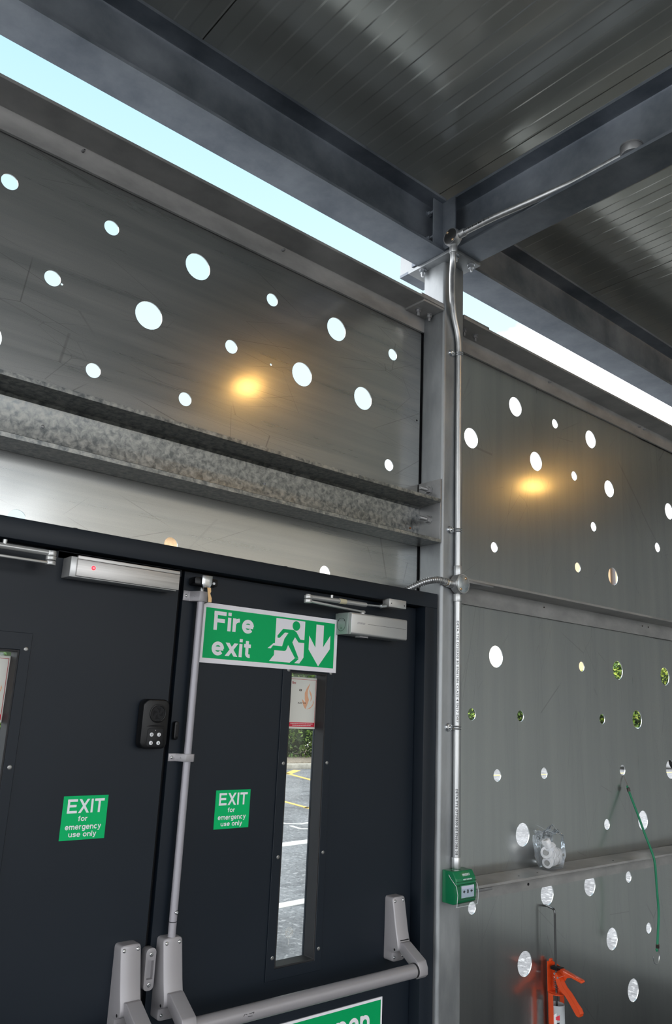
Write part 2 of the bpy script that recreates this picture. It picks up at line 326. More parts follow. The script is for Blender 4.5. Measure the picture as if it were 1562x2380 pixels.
def stroke_text(txt, w, h, sw=.27, gap=.15):
    """bold sans-serif lettering built from constant-width strokes, fitted to w by h"""
    A = lambda cx, cy, rx, ry, a0, a1, n=16: [(cx + rx * math.cos(math.radians(a0 + (a1 - a0) * i / n)), cy + ry * math.sin(math.radians(a0 + (a1 - a0) * i / n))) for i in range(n + 1)]
    q = sw / 2; cap = 1.38; W = 1.0
    def arch(x0, x1): r_ = (x1 - x0) / 2; return [(x0, .45)] + A(x0 + r_, 1 - q - r_ * .95, r_, r_ * .95, 180, 0) + [(x1, 0)]
    GL = {
     'o': (1.06, [A(.53, .5, .53 - q, .5 - q + .02, 0, 360, 32)]),
     'e': (1.04, [A(.52, .5, .52 - q, .5 - q + .02, 0, 322, 28), [(q, .5), (1.04 - q * .4, .5)]]),
     'c': (.98, [A(.52, .5, .52 - q, .5 - q + .02, 42, 318, 26)]),
     'n': (.98, [[(q, 0), (q, 1)], arch(q, .98 - q)]),
     'h': (.98, [[(q, 0), (q, cap)], arch(q, .98 - q)]),
     'm': (1.52, [[(q, 0), (q, 1)], arch(q, .76), arch(.76, 1.52 - q)]),
     'r': (.66, [[(q, 0), (q, 1)], [(q, .5)] + A(.60, .5, .60 - q, .5 - q + .02, 175, 92, 8)]),
     'u': (.98, [[(.98 - q, 0), (.98 - q, 1)], [(x, 1 - y) for x, y in arch(.98 - q, q)] if False else [(q, 1)] + A(.49, q + (.49 - q) * .95 , .49 - q, (.49 - q) * .95, 180, 360) + [(.98 - q, .55)]]),
     'i': (sw, [[(q, 0), (q, 1)], [(q, 1.14), (q, cap)]]),
     'l': (sw, [[(q, 0), (q, cap)]]),
     't': (.60, [[(.27, 1.28), (.27, .30)] + A(.50, .30, .23, .30 - q + .01, 180, 285, 8), [(0, .9), (.60, .9)]]),
     'f': (.60, [[(.27, 0), (.27, 1.0)] + A(.52, 1.0, .25, cap - 1.0 - q, 180, 90, 8) + [(.62, cap - q)], [(0, .9), (.58, .9)]]),
     'x': (1.0, [[(.12, 1), (.88, 0)], [(.88, 1), (.12, 0)]]),
     'y': (1.0, [[(.13, 1), (.52, .06)], [(.87, 1), (.46, -.12), (.36, -.26), (.20, -.28), (.08, -.27)]]),
     'g': (1.02, [A(.50, .5, .50 - q, .5 - q + .02, 0, 360, 28), [(1.02 - q, 1), (1.02 - q, -.02)] + A(.51, -.02, .51 - q, .27, 0, -150, 10)]),
     'p': (1.06, [A(.54, .5, .54 - q, .5 - q + .02, 0, 360, 28), [(q, 1), (q, -.38)]]),
     'b': (1.06, [A(.54, .5, .54 - q, .5 - q + .02, 0, 360, 28), [(q, cap), (q, 0)]]),
     'a': (1.0, [A(.46, .32, .46 - q, .32 - q + .03, 0, 360, 20), [(.94 - q, 0), (.94 - q, .62)] + A(.48, .62, .46 - q, .38 - q + .01, 0, 150, 10)]),
     's': (.94, [[(.82, .70), (.72, .84), (.47, .885), (.24, .83), (.17, .70), (.27, .58), (.50, .52), (.72, .44), (.80, .31), (.72, .17), (.47, .115), (.22, .16), (.11, .31)]]),
     'F': (1.02, [[(q * 1.1, 0), (q * 1.1, cap)], [(0, cap - q), (1.02, cap - q)], [(q, .70), (.92, .70)]]),
     'E': (1.08, [[(q * 1.1, 0), (q * 1.1, cap)], [(0, cap - q), (1.06, cap - q)], [(q, .71), (.98, .71)], [(0, q), (1.08, q)]]),
     'X': (1.20, [[(.15, cap), (1.06, 0)], [(1.05, cap), (.14, 0)]]),
     'I': (sw * 1.08, [[(q * 1.08, 0), (q * 1.08, cap)]]),
     'T': (1.08, [[(0, cap - q), (1.08, cap - q)], [(.54, 0), (.54, cap - q)]]),
     'P': (1.12, [[(q * 1.1, 0), (q * 1.1, cap)], [(q, cap - q), (.66, cap - q)] + A(.66, .99, .46 - q, cap - .99 - q, 90, -90, 12) + [(q, .60 + .0)]]),
     ' ': (.42, [])}
    vs = []; fs = []; x0 = 0; lift = 0; zs = []
    for ch in txt:
        adv, strokes = GL[ch]
        for st in strokes:
            lift += .000025
            P_ = []
            for a, b in st:
                if not P_ or (P_[-1] - Vector((x0 + a, b))).length > .004: P_.append(Vector((x0 + a, b)))
            m = len(P_); o = len(vs)
            closed = (P_[0] - P_[-1]).length < 1e-4
            for i, p in enumerate(P_):
                a = P_[i - 1] if i > 0 else (P_[-2] if closed else None); b = P_[i + 1] if i < m - 1 else (P_[1] if closed else None)
                d1 = (p - a).normalized() if a is not None else None; d2 = (b - p).normalized() if b is not None else None
                d1 = d1 if d1 is not None else d2; d2 = d2 if d2 is not None else d1
                t_ = (d1 + d2).normalized(); nrm = Vector((-t_.y, t_.x)); k = q / max(.5, math.cos(d1.angle(d2) / 2))
                if ch in 'xXy' and m == 2:       # cut the diagonals level with the line
                    nrm = Vector((-1, 0)) if d1.y > 0 else Vector((1, 0)); k = q / abs(d1.y)
                vs += [(p + nrm * k), (p - nrm * k)]; zs += [lift, lift]
            for i in range(m - 1): fs.append((o + 2 * i, o + 2 * i + 1, o + 2 * i + 3, o + 2 * i + 2))
        x0 += adv + gap
    X0 = min(v.x for v in vs); X1 = max(v.x for v in vs); Y0 = min(v.y for v in vs); Y1 = max(v.y for v in vs)
    return [((v.x - X0) / (X1 - X0) * w, (v.y - Y0) / (Y1 - Y0) * h, q_) for v, q_ in zip(vs, zs)], fs
def sign_text(g, txt, x0, z0, w, h, Y, sw=.27, gap=.15):
    vs, fs = stroke_text(txt, w, h, sw, gap)
    g.add([(x0 + x, Y - z % .0004, z0 + y) for x, y, z in vs], fs); return g
def circ(cx, cz, r, n=28):
    return [(cx + r * math.cos(2 * math.pi * i / n), cz + r * math.sin(2 * math.pi * i / n)) for i in range(n)]
def plate_with_holes(g, outer, holes, axis, a0, a1):
    """flat plate with real holes, between a0 and a1 along axis ('y' or 'x')"""
    loops = [outer] + holes
    flat = [p for l in loops for p in l]
    tris = tessellate_polygon([[Vector((p[0], p[1], 0)) for p in l] for l in loops])
    n = len(flat)
    P = (lambda p, a: (p[0], a, p[1])) if axis == 'y' else (lambda p, a: (a, p[0], p[1]))
    vs = [P(p, a0) for p in flat] + [P(p, a1) for p in flat]
    fs = [list(t) for t in tris] + [[i + n for i in t][::-1] for t in tris]
    o = 0
    for l in loops:
        m = len(l); fs += [(o + i, o + (i + 1) % m, n + o + (i + 1) % m, n + o + i) for i in range(m)]; o += m
    return g.add(vs, fs)
def rrect(x0, x1, z0, z1, r, n=6):
    pts = []
    for cx, cz, a in ((x1 - r, z1 - r, 0), (x0 + r, z1 - r, 90), (x0 + r, z0 + r, 180), (x1 - r, z0 + r, 270)):
        for i in range(n + 1):
            q = math.radians(a + 90 * i / n); pts.append((cx + r * math.cos(q), cz + r * math.sin(q)))
    return pts
def screw(parent, p, d=(0, -1, 0), r=.0045, h=.003, name='screw', m=None):
    d = Vector(d); p = Vector(p)
    g = G().lathe(p, d, [(r, -.001), (r, h * .35), (r * .85, h * .8), (r * .55, h), (r * .42, h), (r * .36, h * .45)], 18)
    return g.build(name, m or M['screw'], parent, sharp=50)
def hexbolt(parent, p, d, r=.008, shank=.022, nut=.009, name='bolt', m=None):
    """threaded end with hex nut and washer, pointing along d from p"""
    d = Vector(d).normalized(); p = Vector(p)
    g = G().cyl(p - d * .0005, p + d * .0025, r * 1.25, n=24)
    g.cyl(p + d * .0025, p + d * (.0025 + nut), r, n=6)
    prof = []; a = .0025 + nut
    k = 0
    while a < shank:
        prof += [(r * .56, a), (r * .50, a + .0009)]; a += .0018
    prof.append((r * .42, shank + .001))
    g.lathe(p, d, prof, 16)
    return g.build(name, m or M['zinc'], parent, sharp=30)

# ------------------------------------------------------------------ the place: floor, ceiling, walls
g = G().box(-7, 9, -4.4, 1.70, -1.85, -1.75); o = g.build('floor', M['concrete']); struct(o)
g = G().box(-60, 90, 1.70, 60, -1.90, -1.756); o = g.build('ground', M['asphalt']); struct(G().box(-60, 90, -60, -4.4, -1.90, -1.76).build('floor_yard', M['tarmac'])); tag(o, 'grey speckled asphalt of the car park outside the steel wall', 'asphalt'); struct(o)

# ribbed roof sheets, one per metre, with a dark joint between
PIT = .0901
def roof(x0, x1, y0, y1):
    g = G(); zc = 1.82; pts = []; x = x0 + .002
    k = int(round((x1 - x0) / PIT)); p = (x1 - x0 - .004) / k
    pts.append((x0 + .002, zc + .02))
    for i in range(k):
        a = x0 + .002 + i * p
        pts += [(a, zc), (a + p * .46, zc), (a + p * .52, zc + .0008), (a + p * .94, zc + .0008)]
    pts += [(x1 - .002, zc), (x1 - .002, zc + .02)]
    n = len(pts); vs = [(x, y0, z) for x, z in pts] + [(x, y1, z) for x, z in pts]
    g.add(vs, [(i, i + 1, n + i + 1, n + i) for i in range(n - 1)])
    return g
jx = [0.825 + .993 * k for k in range(-6, 9)]
allg = G()
for a, b in zip(jx[:-1], jx[1:]):
    r_ = roof(a, b, -3.6, 1.93); allg.add(r_.v, r_.f)
o = allg.build('ceiling', M['roof'], sharp=4, recalc=False)
struct(o)
g = G().box(jx[0], jx[-1], -3.3, 1.93, 1.840, 1.93); o = g.build('trim_1', M['dark']); struct(o)

HL = [(0.392,1.137,0.039),(0.642,1.135,0.039),(0.890,1.133,0.075),(0.518,0.942,0.039),(0.541,0.936,0.006),(0.766,0.941,0.075),(0.392,0.751,0.075),(0.642,0.749,0.037),(0.890,0.750,0.037),(1.014,0.941,0.039),(1.137,1.132,0.039),(1.382,1.129,0.075),(1.260,0.939,0.073),(1.502,0.936,0.074),(1.625,1.127,0.039),(1.622,0.746,0.038),(1.148,0.933,0.007),(1.744,0.930,0.007),(0.517,0.362,0.040),(0.890,0.367,0.037),(1.382,0.368,0.038),
      (0.145,1.137,.075),(0.02,.94,.039),(0.145,.75,.039),(-.23,1.137,.039),(-.1,.94,.075),(-.23,.75,.075),(-.48,.94,.039),(-.6,1.137,.075),(-.6,.75,.039)]
HR = [(2.278,1.135,0.076),(2.020,0.941,0.074),(2.535,1.137,0.038),(2.792,1.138,0.076),(2.403,0.947,0.075),(2.661,0.947,0.038),(2.922,0.949,0.073),(2.790,0.759,0.039),(2.146,0.567,0.037),(2.665,0.571,0.039),(2.923,0.571,0.073),(2.152,0.187,0.074),(2.026,-0.007,0.039),(2.284,-0.006,0.037),(2.670,0.187,0.037),(2.928,0.189,0.074),(2.800,-0.004,0.038),(3.060,0.000,0.073),(2.155,-0.199,0.039),(2.415,-0.197,0.038),(2.931,-0.195,0.040),(2.287,-0.390,0.074),(2.805,-0.387,0.038),(3.068,-0.387,0.073),(2.028,-0.584,0.037),(2.418,-0.586,0.073),(2.677,-0.585,0.071),(2.941,-0.582,0.040),(2.810,-0.778,0.074),(2.289,-0.779,0.075),(3.071,-0.776,0.038),(2.939,-0.967,0.076),
      (2.03,-1.16,.039),(2.42,-1.16,.075),(2.8,-1.16,.039)]
HF = [(3.446,0.953,0.077),(3.316,0.759,0.043),(3.315,0.187,0.076),(3.317,-0.198,0.075),(3.70,.57,.039),(3.83,.95,.075),(3.96,.19,.075),(3.70,-.2,.039),(3.57,-.58,.075)]
def sheet(name, x0, x1, z0, z1, holes, m, y=1.70, t=.003):
    g = G(); plate_with_holes(g, [(x0, z0), (x1, z0), (x1, z1), (x0, z1)], [circ(a, b, d / 2)[::-1] for a, b, d in holes], 'y', y, y + t)
    return g.build(name, m)
struct(sheet('wall_left', -1.6, 1.757, .20, 1.31, HL, M['sheet_l']))
struct(G().box(1.735, 1.83, 1.7045, 1.709, .2, 1.31).build('gap_light_block', M['rubber']))  # dark strip added behind the column gap to keep sky light out
struct(sheet('wall_right', 1.80, 3.1835, -1.75, 1.31, HR, M['sheet_r']))
o = struct(sheet('wall_far_right', 3.14, 5.72, -1.75, 1.31, HF, M['sheet_r'], y=1.7032))
# unseen: end wall added to cut light, rear wall placed for the sheets' reflections
struct(G().box(5.72, 5.80, -3.3, 1.70, -1.75, 1.82).build('light_block_wall', M['light_block']))
struct(G().box(4.2, 30, -9.2, -9.0, -1.75, 3.2).build('wall_rear', M['grey_render']))

# ------------------------------------------------------------------ steel frame
col = thing('steel_column', 'square galvanised steel column right of the double doors, carrying the conduit', 'column', (1.813, 1.65, -1.75))
G().prism(rrect(1.763, 1.863, 1.600, 1.700, .010), 'z', -1.75, 1.487).build('column_tube', M['column'], col)
G().box(1.732, 1.872, 1.535, 1.745, 1.487, 1.4985).build('cap_plate', M['column'], col, bevel=.001)
for p in ((1.748, 1.69), (1.762, 1.550), (1.842, 1.552)): hexbolt(col, (p[0], p[1], 1.487), (0, 0, -1), .010, .026, .011)

def ibeam(g, axis, c, a0, a1, z0, z1, w, tf=.010, tw=.007, r=.008):
    h = w / 2
    poly = [(-h, z0), (h, z0), (h, z0 + tf), (tw / 2 + r, z0 + tf), (tw / 2 + r * .3, z0 + tf + r * .3), (tw / 2, z0 + tf + r), (tw / 2, z1 - tf - r), (tw / 2 + r * .3, z1 - tf - r * .3), (tw / 2 + r, z1 - tf), (h, z1 - tf), (h, z1), (-h, z1),
            (-h, z1 - tf), (-tw / 2 - r, z1 - tf), (-tw / 2 - r * .3, z1 - tf - r * .3), (-tw / 2, z1 - tf - r), (-tw / 2, z0 + tf + r), (-tw / 2 - r * .3, z0 + tf + r * .3), (-tw / 2 - r, z0 + tf), (-h, z0 + tf)]
    return g.prism([(c + p[0], p[1]) for p in poly], axis, a0, a1)
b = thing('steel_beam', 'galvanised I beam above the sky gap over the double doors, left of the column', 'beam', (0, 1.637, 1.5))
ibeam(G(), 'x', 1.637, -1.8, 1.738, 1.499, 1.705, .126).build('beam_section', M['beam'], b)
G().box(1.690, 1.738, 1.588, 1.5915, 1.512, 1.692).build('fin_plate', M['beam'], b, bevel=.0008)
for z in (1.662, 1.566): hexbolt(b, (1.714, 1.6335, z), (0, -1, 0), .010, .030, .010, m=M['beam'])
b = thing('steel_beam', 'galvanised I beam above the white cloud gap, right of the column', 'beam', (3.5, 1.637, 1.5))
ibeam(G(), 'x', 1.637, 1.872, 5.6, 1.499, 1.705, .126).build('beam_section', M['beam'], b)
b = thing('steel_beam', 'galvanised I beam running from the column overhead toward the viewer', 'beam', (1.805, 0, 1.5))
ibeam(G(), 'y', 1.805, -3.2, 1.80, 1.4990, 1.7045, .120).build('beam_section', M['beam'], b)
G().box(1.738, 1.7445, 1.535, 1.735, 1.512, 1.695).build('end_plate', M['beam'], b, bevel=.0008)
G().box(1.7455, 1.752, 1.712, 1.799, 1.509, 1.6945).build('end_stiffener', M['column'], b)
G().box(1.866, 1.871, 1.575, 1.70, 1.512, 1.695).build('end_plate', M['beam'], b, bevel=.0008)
# roof purlin strips above the beams
struct(G().box(-1.8, 5.6, 1.692, 1.71, 1.705, 1.822).build('trim_2', M['beam']))

def angle(name, label, x0, x1, zt, leg=.066, up=False):
    t = thing(name, label, 'rail', ((x0 + x1) / 2, 1.65, zt - leg))
    T = .008; r = .006
    poly = [(1.6985, zt), (1.600, zt), (1.600, zt - T + .001), (1.601, zt - T), (1.6985 - T - r, zt - T), (1.6985 - T - r * .3, zt - T - r * .3), (1.6985 - T, zt - T - r), (1.6985 - T, zt - leg), (1.6985, zt - leg)]
    G().prism(poly, 'x', x0, x1).build('angle_section', M['angle'], t)
    return t
a1 = angle('angle_rail', 'galvanised angle rail along the top of the left perforated sheet, under the sky gap', -1.6, 1.7622, 1.318)
G().box(1.655, 1.7625, 1.601, 1.697, 1.3185, 1.3265).build('cleat', M['galv'], a1, bevel=.0008)
G().box(1.668, 1.7620, 1.602, 1.69, 1.3015, 1.3095).build('cleat', M['angle'], a1, bevel=.0008)
for x in (1.695, 1.748): hexbolt(a1, (x, 1.655, 1.3015), (0, 0, -1), .0085, .024, .010, m=M['galv'])
for x in (.542, 1.154): screw(a1, (x, 1.690, 1.297), (0, -1, -.2), .004, .013, m=M['galv'])
a2 = angle('angle_rail', 'galvanised angle rail along the top of the right perforated sheet, under the cloud gap', 1.8638, 5.6, 1.318)
G().box(1.8638, 2.00, 1.601, 1.697, 1.3185, 1.3265).build('cleat', M['galv'], a2, bevel=.0008)
for x in (1.925, 1.985): hexbolt(a2, (x, 1.653, 1.310), (0, 0, -1), .0085, .024, .010, m=M['galv'])
for x in (2.483, 3.178, 3.222): screw(a2, (x, 1.690, 1.297), (0, -1, -.2), .004, .013, m=M['galv'])
a3 = angle('angle_rail', 'galvanised angle rail halfway up the right wall, level with the lower junction box', 1.8638, 5.6, .412)
G().box(1.8638, 2.01, 1.596, 1.66, .396, .4038).build('cleat', M['galv'], a3, bevel=.0008)
hexbolt(a3, (1.925, 1.640, .396), (0, 0, -1), .0085, .022, .010)
G().cyl((1.915, 1.64, .412), (1.915, 1.64, .418), .008, n=6).build('bolt_head', M['zinc'], a3)
for x in (2.42, 3.12, 3.17): screw(a3, (x, 1.690, .385), (0, -1, 0), .003, .003, m=M['wire'])
a4 = angle('angle_rail', 'galvanised ledge rail low on the right wall, holding the plastic bag', 1.8638, 5.6, -.494)
G().box(1.8638, 2.00, 1.598, 1.66, -.5105, -.5025).build('cleat', M['galv'], a4, bevel=.0008)
G().cyl((1.975, 1.66, -.494), (1.975, 1.66, -.487), .010, n=6).build('bolt_head', M['zinc'], a4)
for x, y in ((2.17, 1.63), (2.27, 1.632), (2.72, 1.63)): G().cyl((x, y, -.4945), (x, y, -.4936), .0028, n=12).build('fixing_hole', M['dark'], a4)
G().cyl((2.30, 1.689, -.542), (2.30, 1.6905, -.542), .0045, n=12).build('fixing_hole', M['dark'], a4)

# channel over the door
ch = thing('steel_channel', 'spangled galvanised channel rail across the wall above the double doors', 'rail', (.1, 1.65, .505))
T = .010
poly = [(1.600, .645), (1.600, .635), (1.601, .634), (1.682, .630), (1.6885, .624), (1.690, .616), (1.690, .534), (1.6885, .526), (1.682, .520), (1.601, .516), (1.600, .515), (1.600, .505), (1.6985, .505), (1.6985, .645)]
G().prism(poly, 'x', -1.6, 1.7555).build('channel_section', M['spangle'], ch)
G().prism([(1.602, .5055), (1.6975, .5055), (1.6975, .712), (1.602, .712)], 'x', 1.7555, 1.7625).build('end_cleat', M['galv'], ch, bevel=.001)
for z in (.682, .585): hexbolt(ch, (1.7555, 1.650, z), (-1, 0, 0), .012, .042, .012, m=M['galv'])
for x in (.541, 1.148): screw(ch, (x, 1.690, .577), (0, -1, 0), .004, .002, m=M['galv'])
g = G().cyl((1.712, 1.689, .556), (1.712, 1.6875, .556), .003, n=12); g.build('rusty_screw', mat('rust', (.30, .10, .03), .7), ch)

# ------------------------------------------------------------------ door frame and doors
FY, LY = 1.614, 1.652
struct(G().box(-.12, 1.761, FY, 1.70, .3015, .346).build('trim_4', M['door'], bevel=.0012), 'anthracite door frame head')
struct(G().box(1.7085, 1.761, FY, 1.70, -1.75, .3015).build('trim_5', M['door'], bevel=.0012), 'anthracite right door jamb')
struct(G().box(-.12, -.07, FY, 1.70, -1.75, .3015).build('trim_6', M['door'], bevel=.0012))
g = G()
for x in (.62, 1.19): g.cyl((x, 1.628, .346), (x, 1.628, .349), .005, n=12)
struct(g.build('trim_7', M['rubber']))

def door_leaf(name, x0, x1, ox0, ox1, oz0, oz1, m0=.021):
    """leaf with a vision panel opening"""
    d = thing(name, '', 'door', ((x0 + x1) / 2, 1.675, -1.74)); del d['category']; del d['label']; d['kind'] = 'structure'
    g = G(); plate_with_holes(g, [(x0, -1.74), (x1, -1.74), (x1, .298), (x0, .298)], [[(ox0, oz0), (ox0, oz1), (ox1, oz1), (ox1, oz0)]], 'y', LY, 1.70)
    g.build('leaf', M['door'], d)
    # vision frame: flat surround with a sloping reveal and bead
    g = G(); fx0, fx1, fz0, fz1 = ox0 - .025, ox1 + .022, oz0 - .025, oz1 + .035
    plate_with_holes(g, [(fx0, fz0), (fx1, fz0), (fx1, fz1), (fx0, fz1)], [[(ox0, oz0), (ox0, oz1), (ox1, oz1), (ox1, oz0)]], 'y', LY - .0035, LY)
    fr = g.build('window_frame', M['door'], d, bevel=.0007, seg=1)
    g = G(); i = .004
    plate_with_holes(g, [(ox0, oz0), (ox1, oz0), (ox1, oz1), (ox0, oz1)], [[(ox0 + i, oz0 + i), (ox0 + i, oz1 - i), (ox1 - i, oz1 - i), (ox1 - i, oz0 + i)]], 'y', LY - .003, 1.688)
    g.build('glazing_bead', M['rubber'], d, bevel=.0008, seg=1)
    G().box(ox0, ox1, 1.690, 1.695, oz0, oz1).build('window_glass', M['glass'], d)
    gg = []
    for z in (oz1 + .002, -.147, -.367, -.591):
        for x in (ox0 - .008, ox1 + .012):
            q = screw(fr, (x, LY - .0035, z), r=.0046, h=.0011, m=M['dullscrew'])
    return d
dr = door_leaf('door_2', .909, 1.7065, 1.243, 1.366, -.616, .083)
dl = door_leaf('door_1', -.065, .8965, .30, .546, -.616, .083)
G().box(.8965, .909, 1.668, 1.70, -1.74, .298).build('meeting_stile_seal', M['dark'], dr)
# etched safety stamp low on the right pane
g = G(); plate_with_holes(g, circ(1.313, -.555, .0125), [circ(1.313, -.555, .0112)[::-1]], 'y', 1.6892, 1.6896)
plate_with_holes(g, circ(1.313, -.555, .0085), [circ(1.313, -.555, .0072)[::-1]], 'y', 1.6892, 1.6896)
for k in (-.003, 0, .003): g.box(1.300, 1.327, 1.6892, 1.6896, -.5555 + k, -.5545 + k)
g.box(1.3125, 1.3135, 1.6892, 1.6896, -.585, -.570)
g.build('safety_stamp', M['wht'], dr)

# ------------------------------------------------------------------ things on the doors
# magnetic lock bar
t = thing('magnetic_lock', 'brushed steel magnetic door lock with a red light, top of the left door', 'lock', (.745, 1.63, .243))
G().box(.612, .866, 1.607, 1.652, .2405, .284).build('lock_body', M['hwl'], t, bevel=.001)
G().box(.6245, .8685, 1.600, 1.607, .243, .2785).build('face_plate', M['brushed'], t, bevel=.0006)
G().box(.6245, .8685, 1.600, 1.607, .2792, .2865).build('top_strip', M['brushed'], t, bevel=.0006)
l = G().lathe((.660, 1.600, .264), (0, -1, 0), [(.0048, -.001), (.0046, .0008), (.003, .0018), (0, .0022)], 20).build('indicator_light', M['led'], t)
G().lathe((.660, 1.5978, .264), (0, -1, 0), [(.0016, -.0005), (.0012, .0004), (0, .0006)], 12).build('light_centre', M['ledc'], l)
G().box(.60, .90, 1.652, 1.668, .284, .300).build('fixing_angle', M['door'], t)

def closer_body():
    t = thing('door_closer', 'silver overhead door closer with folded arm, right of the fire exit sign', 'door closer', (1.50, 1.62, .19))
    g = G().prism(rrect(1.612 - .022, 1.652, .190, .250, .006), 'x', 1.394, 1.608); g.build('cover', M['hwl'], t, bevel=.0012)
    e = G().prism([(1.600, .190), (1.652, .190), (1.652, .248), (1.600, .248)], 'x', 1.3885, 1.394).build('end_cap', mat('grey_green_end_cap', (.30, .36, .33), .4, .3), t, bevel=.001)
    g = G()
    for a, b_ in ((1.613, .228), (1.638, .228), (1.626, .207)): g.cyl((1.3885, a, b_), (1.3878, a, b_), .0016, n=10)
    plate_with_holes(g, circ(1.626, .217, .018), [circ(1.626, .217, .0172)[::-1]], 'x', 1.3880, 1.3886)
    g.build('adjuster_mark', M['ink'], e)
    G().box(1.455, 1.604, 1.5893, 1.5903, .2215, .2221).build('cover_seam', M['blackm'], t)
    g = G(); 
    for k in range(7): g.prism([(1.4155 + .0042 * k, .2195), (1.4175 + .0042 * k, .2195), (1.4192 + .0042 * k, .2245), (1.4172 + .0042 * k, .2245)], 'y', 1.5893, 1.5902)
    g.build('embossed_mark', M['hw'], t, bevel=.0003)
    G().box(1.44, 1.47, 1.605, 1.625, .186, .190).build('adjuster', M['hw'], t)
    # arms
    ar = G(); ar.box(1.249, 1.465, 1.583, 1.597, .2555, .2595)
    a = G().add([(1.235, 1.580, .2585), (1.465, 1.613, .2555), (1.465, 1.627, .2555), (1.235, 1.594, .2585), (1.235, 1.580, .2635), (1.465, 1.613, .2605), (1.465, 1.627, .2605), (1.235, 1.594, .2635)],
                [(0, 3, 2, 1), (4, 5, 6, 7), (0, 1, 5, 4), (1, 2, 6, 5), (2, 3, 7, 6), (3, 0, 4, 7)])
    a.build('lower_arm', M['hwl'], t, bevel=.0012)
    G().cyl((1.459, 1.620, .249), (1.459, 1.620, .262), .0075, n=20).build('spindle', M['hwl'], t, bevel=.001)
    G().cyl((1.238, 1.587, .256), (1.238, 1.587, .2655), .0105, n=24).cyl((1.238, 1.587, .2665), (1.238, 1.587, .2755), .0105, n=24).cyl((1.238, 1.587, .2755), (1.238, 1.587, .2785), .007, n=20).build('elbow_joint', M['hwl'], t, bevel=.001)
    up = G().tube([(1.240, 1.587, .272), (1.30, 1.587, .2725), (1.355, 1.587, .2735), (1.443, 1.589, .2745)], .0062, 16).build('upper_arm', M['hwl'], t)
    G().tube([(1.440, 1.589, .2745), (1.50, 1.590, .277)], .0034, 12).build('adjusting_rod', M['zinc'], t)
    G().cyl((1.318, 1.587, .277), (1.318, 1.587, .286), .0038, n=14).build('set_screw', M['hwl'], up)
    G().tube([(1.345, 1.587, .2735), (1.367, 1.5873, .2737)], .0072, 16).build('tape_wrap', mat('yellowed_tape', (.62, .56, .38), .6), up)
    G().cyl((1.500, 1.590, .277), (1.520, 1.592, .281), .0055, .0065, n=16).build('swivel', M['zinc'], t)
    G().box(1.530, 1.598, 1.585, 1.614, .279, .303).build('shoe', M['hwl'], t, bevel=.0018)
    s = t
    screw(s, (1.538, 1.585, .290), r=.0018, h=.0008, m=M['ink']); screw(s, (1.590, 1.585, .288), r=.0018, h=.0008, m=M['ink'])
    G().add([(1.515, 1.605, .297), (1.532, 1.595, .303), (1.532, 1.614, .303), (1.48, 1.614, .300)], [(0, 1, 2, 3)]).build('shoe_wing', M['blackm'], t)
    return t
closer_body()
t = thing('door_closer', 'silver door closer arm at the left edge, folded above the left door', 'door closer', (.45, 1.60, .245))
G().tube([(.565, 1.587, .279), (.30, 1.589, .279), (.26, 1.59, .279)], .0062, 16).build('upper_arm', M['hwl'], t)
G().box(.30, .566, 1.580, 1.594, .2555, .2610).build('lower_arm', M['hwl'], t, bevel=.0015)
G().cyl((.562, 1.587, .2545), (.562, 1.587, .263), .0105, n=24).cyl((.562, 1.587, .2645), (.562, 1.587, .273), .0105, n=24).cyl((.562, 1.587, .2735), (.562, 1.587, .284), .0095, n=24).build('elbow_joint', M['hwl'], t, bevel=.001)
G().cyl((.467, 1.587, .283), (.467, 1.587, .292), .0042, n=14).build('set_screw', M['hwl'], t)
G().prism(rrect(1.590, 1.652, .190, .250, .006), 'x', .12, .335).build('cover', M['hwl'], t, bevel=.0012)
G().box(.16, .23, 1.585, 1.614, .268, .303).build('shoe', M['hwl'], t, bevel=.0018)
G().cyl((.31, 1.60, .249), (.31, 1.60, .262), .0075, n=20).build('spindle', M['hwl'], t)

# alarm keypad
t = thing('alarm_keypad', 'black battery door alarm with four white number buttons, beside the meeting edge', 'alarm', (.855, 1.64, -.113))
body = [(x, z) for x, z in rrect(.824, .888, -.110, -.006, .013, 6)]
def dome(poly, xc, zt, amt):
    return [(x, z + (amt * (1 - ((x - xc) / .032) ** 2) if z > -.03 else 0)) for x, z in poly]
body = dome(body, .856, 0, .004)
G().prism(body, 'y', 1.6255, 1.652).build('housing', M['black'], t, bevel=.003, seg=3)
g = G(); plate_with_holes(g, circ(.860, -.034, .0205, 40), [circ(.860, -.034, .0165, 40)[::-1]], 'y', 1.6235, 1.6262); g.build('speaker_ring', M['black'], t, bevel=.0006)
G().cyl((.860, 1.6256, -.034), (.860, 1.6248, -.034), .0163, n=36).build('speaker_disc', M['blackm'], t)
g = G()
for k in range(4):
    a0 = math.radians(90 * k + 35); pts = []
    for s_ in range(9):
        q = s_ / 8; a = a0 + q * .55; r_ = .0022 + .0112 * q; pts.append((.860 + r_ * math.cos(a), -.034 + r_ * math.sin(a)))
    for s_ in range(9):
        q = 1 - s_ / 8; a = a0 + q * .55 + .25 + .62 * math.sin(q * 1.5); r_ = .0022 + .0112 * q; pts.append((.860 + r_ * math.cos(a), -.034 + r_ * math.sin(a)))
    g.prism(pts, 'y', 1.6244, 1.6249)
g.build('speaker_vane', M['dark'], t)
G().prism([(.836, -.0625), (.846, -.0595), (.858, -.0585), (.870, -.0595), (.880, -.0625)], 'y', 1.6243, 1.6256).build('grip_slot', M['dark'], t)
kp = G().prism(rrect(.838, .878, -.106, -.066, .006), 'y', 1.6245, 1.6260).build('key_panel', M['blackm'], t, bevel=.0005)
